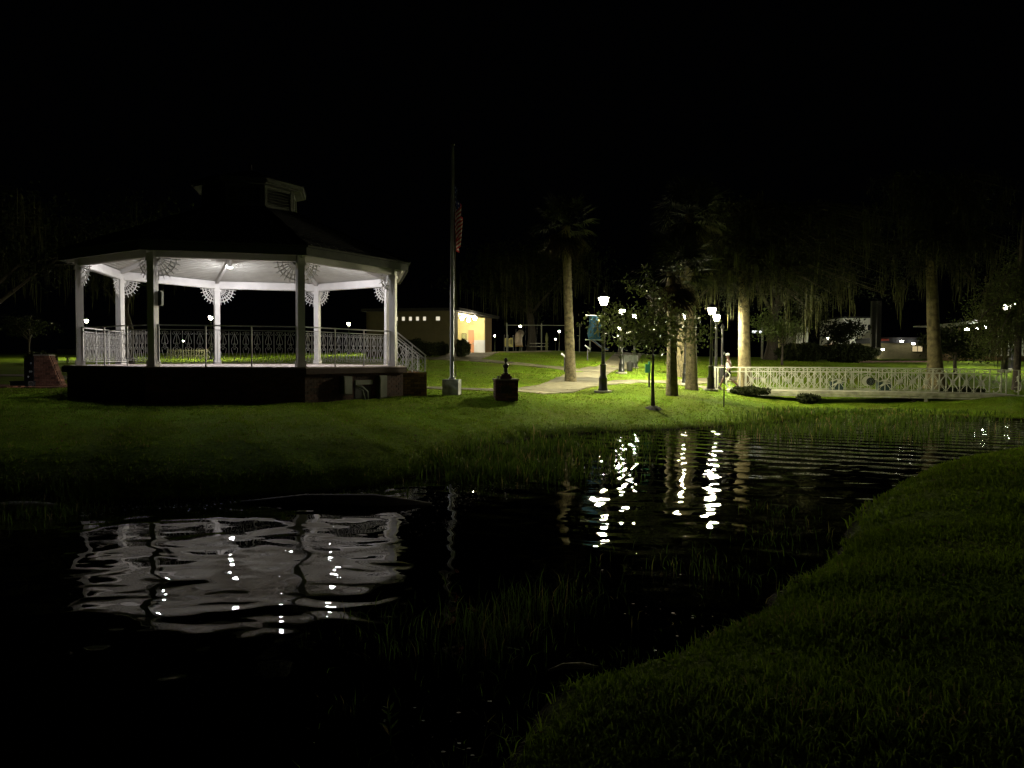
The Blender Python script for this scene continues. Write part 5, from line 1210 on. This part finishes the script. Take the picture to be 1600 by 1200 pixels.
for i, (c, yy, ang) in enumerate((((.50,.055),.11,-.25), ((-.38,.10),-.11,.55))):
    mb = MB(); M = Matrix.Rotation(ang, 3, 'Y'); mb.box((c[0], yy, c[1]), (.28,.10,.05), M); mb.box((c[0]-.05, yy, c[1]+.035), (.14,.09,.07), M); mb.build('shoe', M_BLACK, per)

# ================================================================ GRASS, REEDS, FLOATING MATTER
def scatter(n, x0, x1, y0, y1, cond=None, maxd=None):
    X = RNG.uniform(x0, x1, n); Y = RNG.uniform(y0, y1, n); ins = inside(X, Y, poly); dn = seg_dist(X, Y, near_p); df = seg_dist(X, Y, far_p)
    k = cond(X, Y, ins, dn, df); X, Y = X[k], Y[k]; return X, Y, terrain(X, Y), dn[k], df[k]
def vis(X, Y, pad=.06): return (np.abs(X) < (800/FPX+pad)*Y+.3)
def near_grass(n, y0, y1, h, w, seg):
    X, Y, Z, dn, df = scatter(n, -1.2, 1.0+.78*y1, y0, y1, lambda X, Y, i, dn, df: (~i) & (dn < df) & vis(X, Y) & (RNG.random(len(X)) < .25+dn/.35+.5*np.sin(X*5)*np.sin(Y*4.3)))
    edge = np.exp(-dn/.25); clump = .75+.5*(np.sin(X*2.1+Y*1.3)*np.sin(Y*2.7-X*.9)+RNG.random(len(X))*.6)
    rr = np.clip(RNG.random(len(X))*.75+.25*(.5+.5*np.sin(X*1.2+1.7*Y)*np.cos(Y*1.9)), 0, 1)
    blades('grass', X, Y, Z-.01, h*(1+.5*edge)*np.clip(clump,.45,1.6), w, M_BLADE, 1.5, seg=seg, rnd=rr)
near_grass(30000, 2.0, 4.2, .066, .0085, 2)
near_grass(60000, 4.2, 8.0, .066, .012, 2)
near_grass(55000, 8.0, 16.0, .066, .020, 2)
def far_grass(n, x0, x1, y0, y1, h, w):
    X, Y, Z, dn, df = scatter(n, x0, x1, y0, y1, lambda X, Y, i, dn, df: (~i) & (df < dn) & vis(X, Y) & (np.hypot(X-GCX, Y-GCY) > 5.1))
    blades('grass', X, Y, Z-.01, h*(1+.6*np.exp(-df/.4)), w, M_BLADE, .8, seg=1)
far_grass(130000, -18, 9, 9.5, 19, .034, .016); far_grass(150000, -20, 24, 18, 36, .034, .028); far_grass(26000, -22, 22, 36, 58, .04, .07)
def tufts(n, x0, x1, y0, y1, h, w):
    X, Y, Z, dn, df = scatter(n, x0, x1, y0, y1, lambda X, Y, i, dn, df: (~i) & vis(X, Y) & (np.hypot(X-GCX, Y-GCY) > 5.1))
    X = np.repeat(X, 14)+RNG.normal(size=len(X)*14)*.05; Y = np.repeat(Y, 14)+RNG.normal(size=len(Y)*14)*.05
    blades('grass', X, Y, terrain(X, Y)-.01, h, w, M_BLADE, 1.0, seg=1)
tufts(6000, -18, 16, 9.5, 26, .06, .016)
# fallen leaves on the grass
X, Y, Z, dn, df = scatter(2600, -16, 16, 2.2, 30, lambda X, Y, i, dn, df: (~i) & vis(X, Y) & (np.hypot(X-GCX, Y-GCY) > 5.1))
o = leaves('fallen_leaves', np.c_[X, Y, Z+.045], .022, mat('dead_leaf', (.16,.10,.045), .8, .3, 3, attr=True), None, .5, .75); o['kind'] = 'stuff'
# taller weeds along the far water edge
X, Y, Z, dn, df = scatter(60000, -14, 9, 9.5, 24, lambda X, Y, i, dn, df: (df < .45) & (df < dn) & (RNG.random(len(X)) < .75))
blades('shore_weeds', X, Y, np.maximum(Z, -.05), .11, .010, M_REED, .7, seg=2)
def patch(name, n, pts, h, w, lean=.35, zmin=-.08, fall=1.2, jitter=1.):
    C = np.array([[p.x, p.y] for p in (onz(a, b, 0) for a, b, _ in pts)]); s_ = np.array([q[2] for q in pts])
    k = RNG.integers(0, len(C), n); ang = RNG.normal(size=(n,2))*s_[k][:,None]; X, Y = C[k,0]+ang[:,0], C[k,1]+ang[:,1]
    # tussocks: pull points to tussock centres
    tX, tY = X[:max(1, n//14)], Y[:max(1, n//14)]; q = RNG.integers(0, len(tX), n); X = tX[q]+RNG.normal(size=n)*.09*jitter; Y = tY[q]+RNG.normal(size=n)*.09*jitter
    ins = inside(X, Y, poly) | (seg_dist(X, Y, far_p) < (1.2 if name == 'marsh_plants' else .12)); X, Y = X[ins], Y[ins]
    Z = np.maximum(terrain(X, Y), zmin); return blades(name, X, Y, Z, h, w, M_REED, lean, seg=2)
patch('reeds', 3600, [(760,745,.5),(800,735,.6),(860,720,.8),(720,730,.4),(840,700,1.1),(900,700,1.2),(780,712,.5)], .27, .026, .6, jitter=2.0)
patch('reeds', 1300, [(960,690,1.0),(1000,685,1.0),(900,740,.5)], .16, .014, .6, jitter=2.)
patch('marsh_plants', 2200, [(x, y, .8) for x in range(1190,1480,35) for y in (660,670,680)]+[(1180,668,.6)], .24, .024, .5, -.05, jitter=4.)
patch('marsh_plants', 3500, [(x, y, 1.2) for x in range(1190,1480,40) for y in (646,652)], .17, .040, .6, -.02, jitter=4.)
patch('reeds', 520, [(720,985,.2),(760,975,.2),(800,960,.22),(850,945,.2),(690,1010,.22),(640,1010,.3),(770,1020,.2),(870,920,.2)], .21, .008, .75, jitter=2.6)
patch('reeds', 260, [(790,985,.16),(830,960,.14)], .26, .009, .5, jitter=1.4)
patch('reeds', 330, [(1080,880,.3),(1120,890,.3),(1160,870,.35),(1200,840,.35),(1230,810,.35)], .20, .010, .75, jitter=3.)
patch('reeds', 130, [(560,960,.2),(550,1000,.2),(610,1100,.15),(680,1180,.12),(760,1100,.12)], .17, .007, .8, jitter=2.)
patch('shore_weeds', 260, [(800,1100,.10),(830,1070,.10),(780,1150,.1),(900,1045,.12),(1000,1030,.12),(1100,985,.15),(760,1190,.08)], .12, .007, .9, jitter=1.6)
patch('shore_weeds', 1500, [(10,790,.5),(60,800,.4),(-20,800,.5)], .2, .014, .5, jitter=2.)
# a leafy water weed in the foreground
fw = onz(609, 1165, 0); wd_ = thing('water_weed', 'upright leafy water plant rising alone from the dark foreground water', 'plant', (fw.x, fw.y, -.08))
mb = MB(); mb.tube([(0,0,0),(.005,0,.15),(-.008,.0,.29)], [.005,.004,.002], 5); mb.build('stem', M_REED, wd_)
for i in range(13):
    a = i*2.4; z = .12+.013*i; ln = .085-.002*i; d = Vector((math.cos(a), math.sin(a), .75)).normalized(); s_ = d.cross(Vector((0,0,1))).normalized()*.010; p = Vector((0,0,z))
    mb = MB(); mb.add([p, p+d*ln*.5+s_, p+d*ln-Vector((0,0,.008)), p+d*ln*.5-s_], [(0,1,2,3)]); mb.build('leaf', M_REED, wd_)
# floating debris
def debris(n, pts, size):
    C = np.array([[p.x, p.y] for p in (onz(a, b, 0) for a, b, _ in pts)]); s_ = np.array([q[2] for q in pts]); k = RNG.integers(0, len(C), n)
    X = C[k]+RNG.normal(size=(n,2))*s_[k][:,None]; X = X[inside(X[:,0], X[:,1], poly)]; n = len(X); r = size*(.3+1.2*RNG.random(n)**2); a = RNG.random(n)*PI
    V = []; 
    for q in range(5): t = a+q*2*PI/5; V.append(np.c_[X[:,0]+r*np.cos(t), X[:,1]+r*np.sin(t)*.7, np.full(n, .004)+r*.15*(q % 2)])
    V = np.stack(V, 1).reshape(-1,3); return np_mesh('floating_debris', V, np.arange(5*n).reshape(n,5), M_FLOAT)
d1 = debris(2600, [(x, 790-(x-150)*.05, .35) for x in range(150,620,60)]+[(720,780,.3),(760,760,.4),(900,740,.8),(960,730,.6)], .012); d1['kind'] = 'stuff'
d2 = debris(70, [(650,1000,.25),(700,1120,.15),(950,950,.3),(1040,980,.25),(1050,900,.4),(740,1150,.1)], .012); d2['kind'] = 'stuff'
d3 = debris(900, [(760,690,.5),(900,720,.8),(940,725,.7),(1000,720,.8),(380,830,.3),(360,850,.3),(600,820,.5)], .008); d3['kind'] = 'stuff'
# rocks and wood
def rock(label, px_, py_, z, r, rot=0, name='rock', m=None, cat='rock'):
    p = onz(px_, py_, z); t = thing(name, label, cat, (p.x, p.y, z), rot); mb = MB(); n = 14
    ph = [random.random()*6 for _ in range(4)]
    prof = [(.02,-1),(.75,-.7),(1,-.1),(.85,.5),(.45,.9),(.03,1)]
    mb.lathe([(a, b*r[2]) for a, b in prof], n, mod=lambda a, z_: 1+.14*math.sin(2*a+ph[0])+.1*math.sin(3*a+ph[1]+z_*9)+.05*math.sin(7*a+ph[2]))
    mb.v = [(v[0]*r[0], v[1]*r[1], v[2]) for v in mb.v]; mb.build('stone', m or M_ROCK, t, True)
    return t
rock('long flat brown rock just under the dark water in the foreground', 700, 1075, -.06, (.26,.13,.05), .35)
rock('smaller brown rock under the water nearest the front edge', 640, 1125, -.05, (.14,.09,.045), .7)
rock('flat mossy stone on the far bank at the left edge', 30, 792, .04, (.45,.20,.07), 0, m=mat('mossy_stone', (.10,.10,.05), .9, .3, 5, .4))
lp = onz(895, 1044, .05); lw = thing('driftwood', 'pale weathered stick lying at the edge of the near grass', 'driftwood', (lp.x, lp.y, .05), .08)
mb = MB(); mb.tube([(-.16,0,-.01),(-.06,.01,.012),(.06,.0,.016),(.17,.01,.0)], [.006,.018,.022,.006], 7); mb.build('stick', M_DRY, lw, True)
lg = onz(540, 788, 0); lo = thing('sunken_log', 'dark half sunken log lying along the far water edge', 'log', (lg.x, lg.y, .0), -.03)
mb = MB(); mb.tube([(-1.5,0,-.02),(-.6,.05,.02),(.4,.0,.03),(1.2,.1,-.02)], [.05,.11,.12,.04], 9); mb.build('trunk', M_DARKWOOD, lo, True)
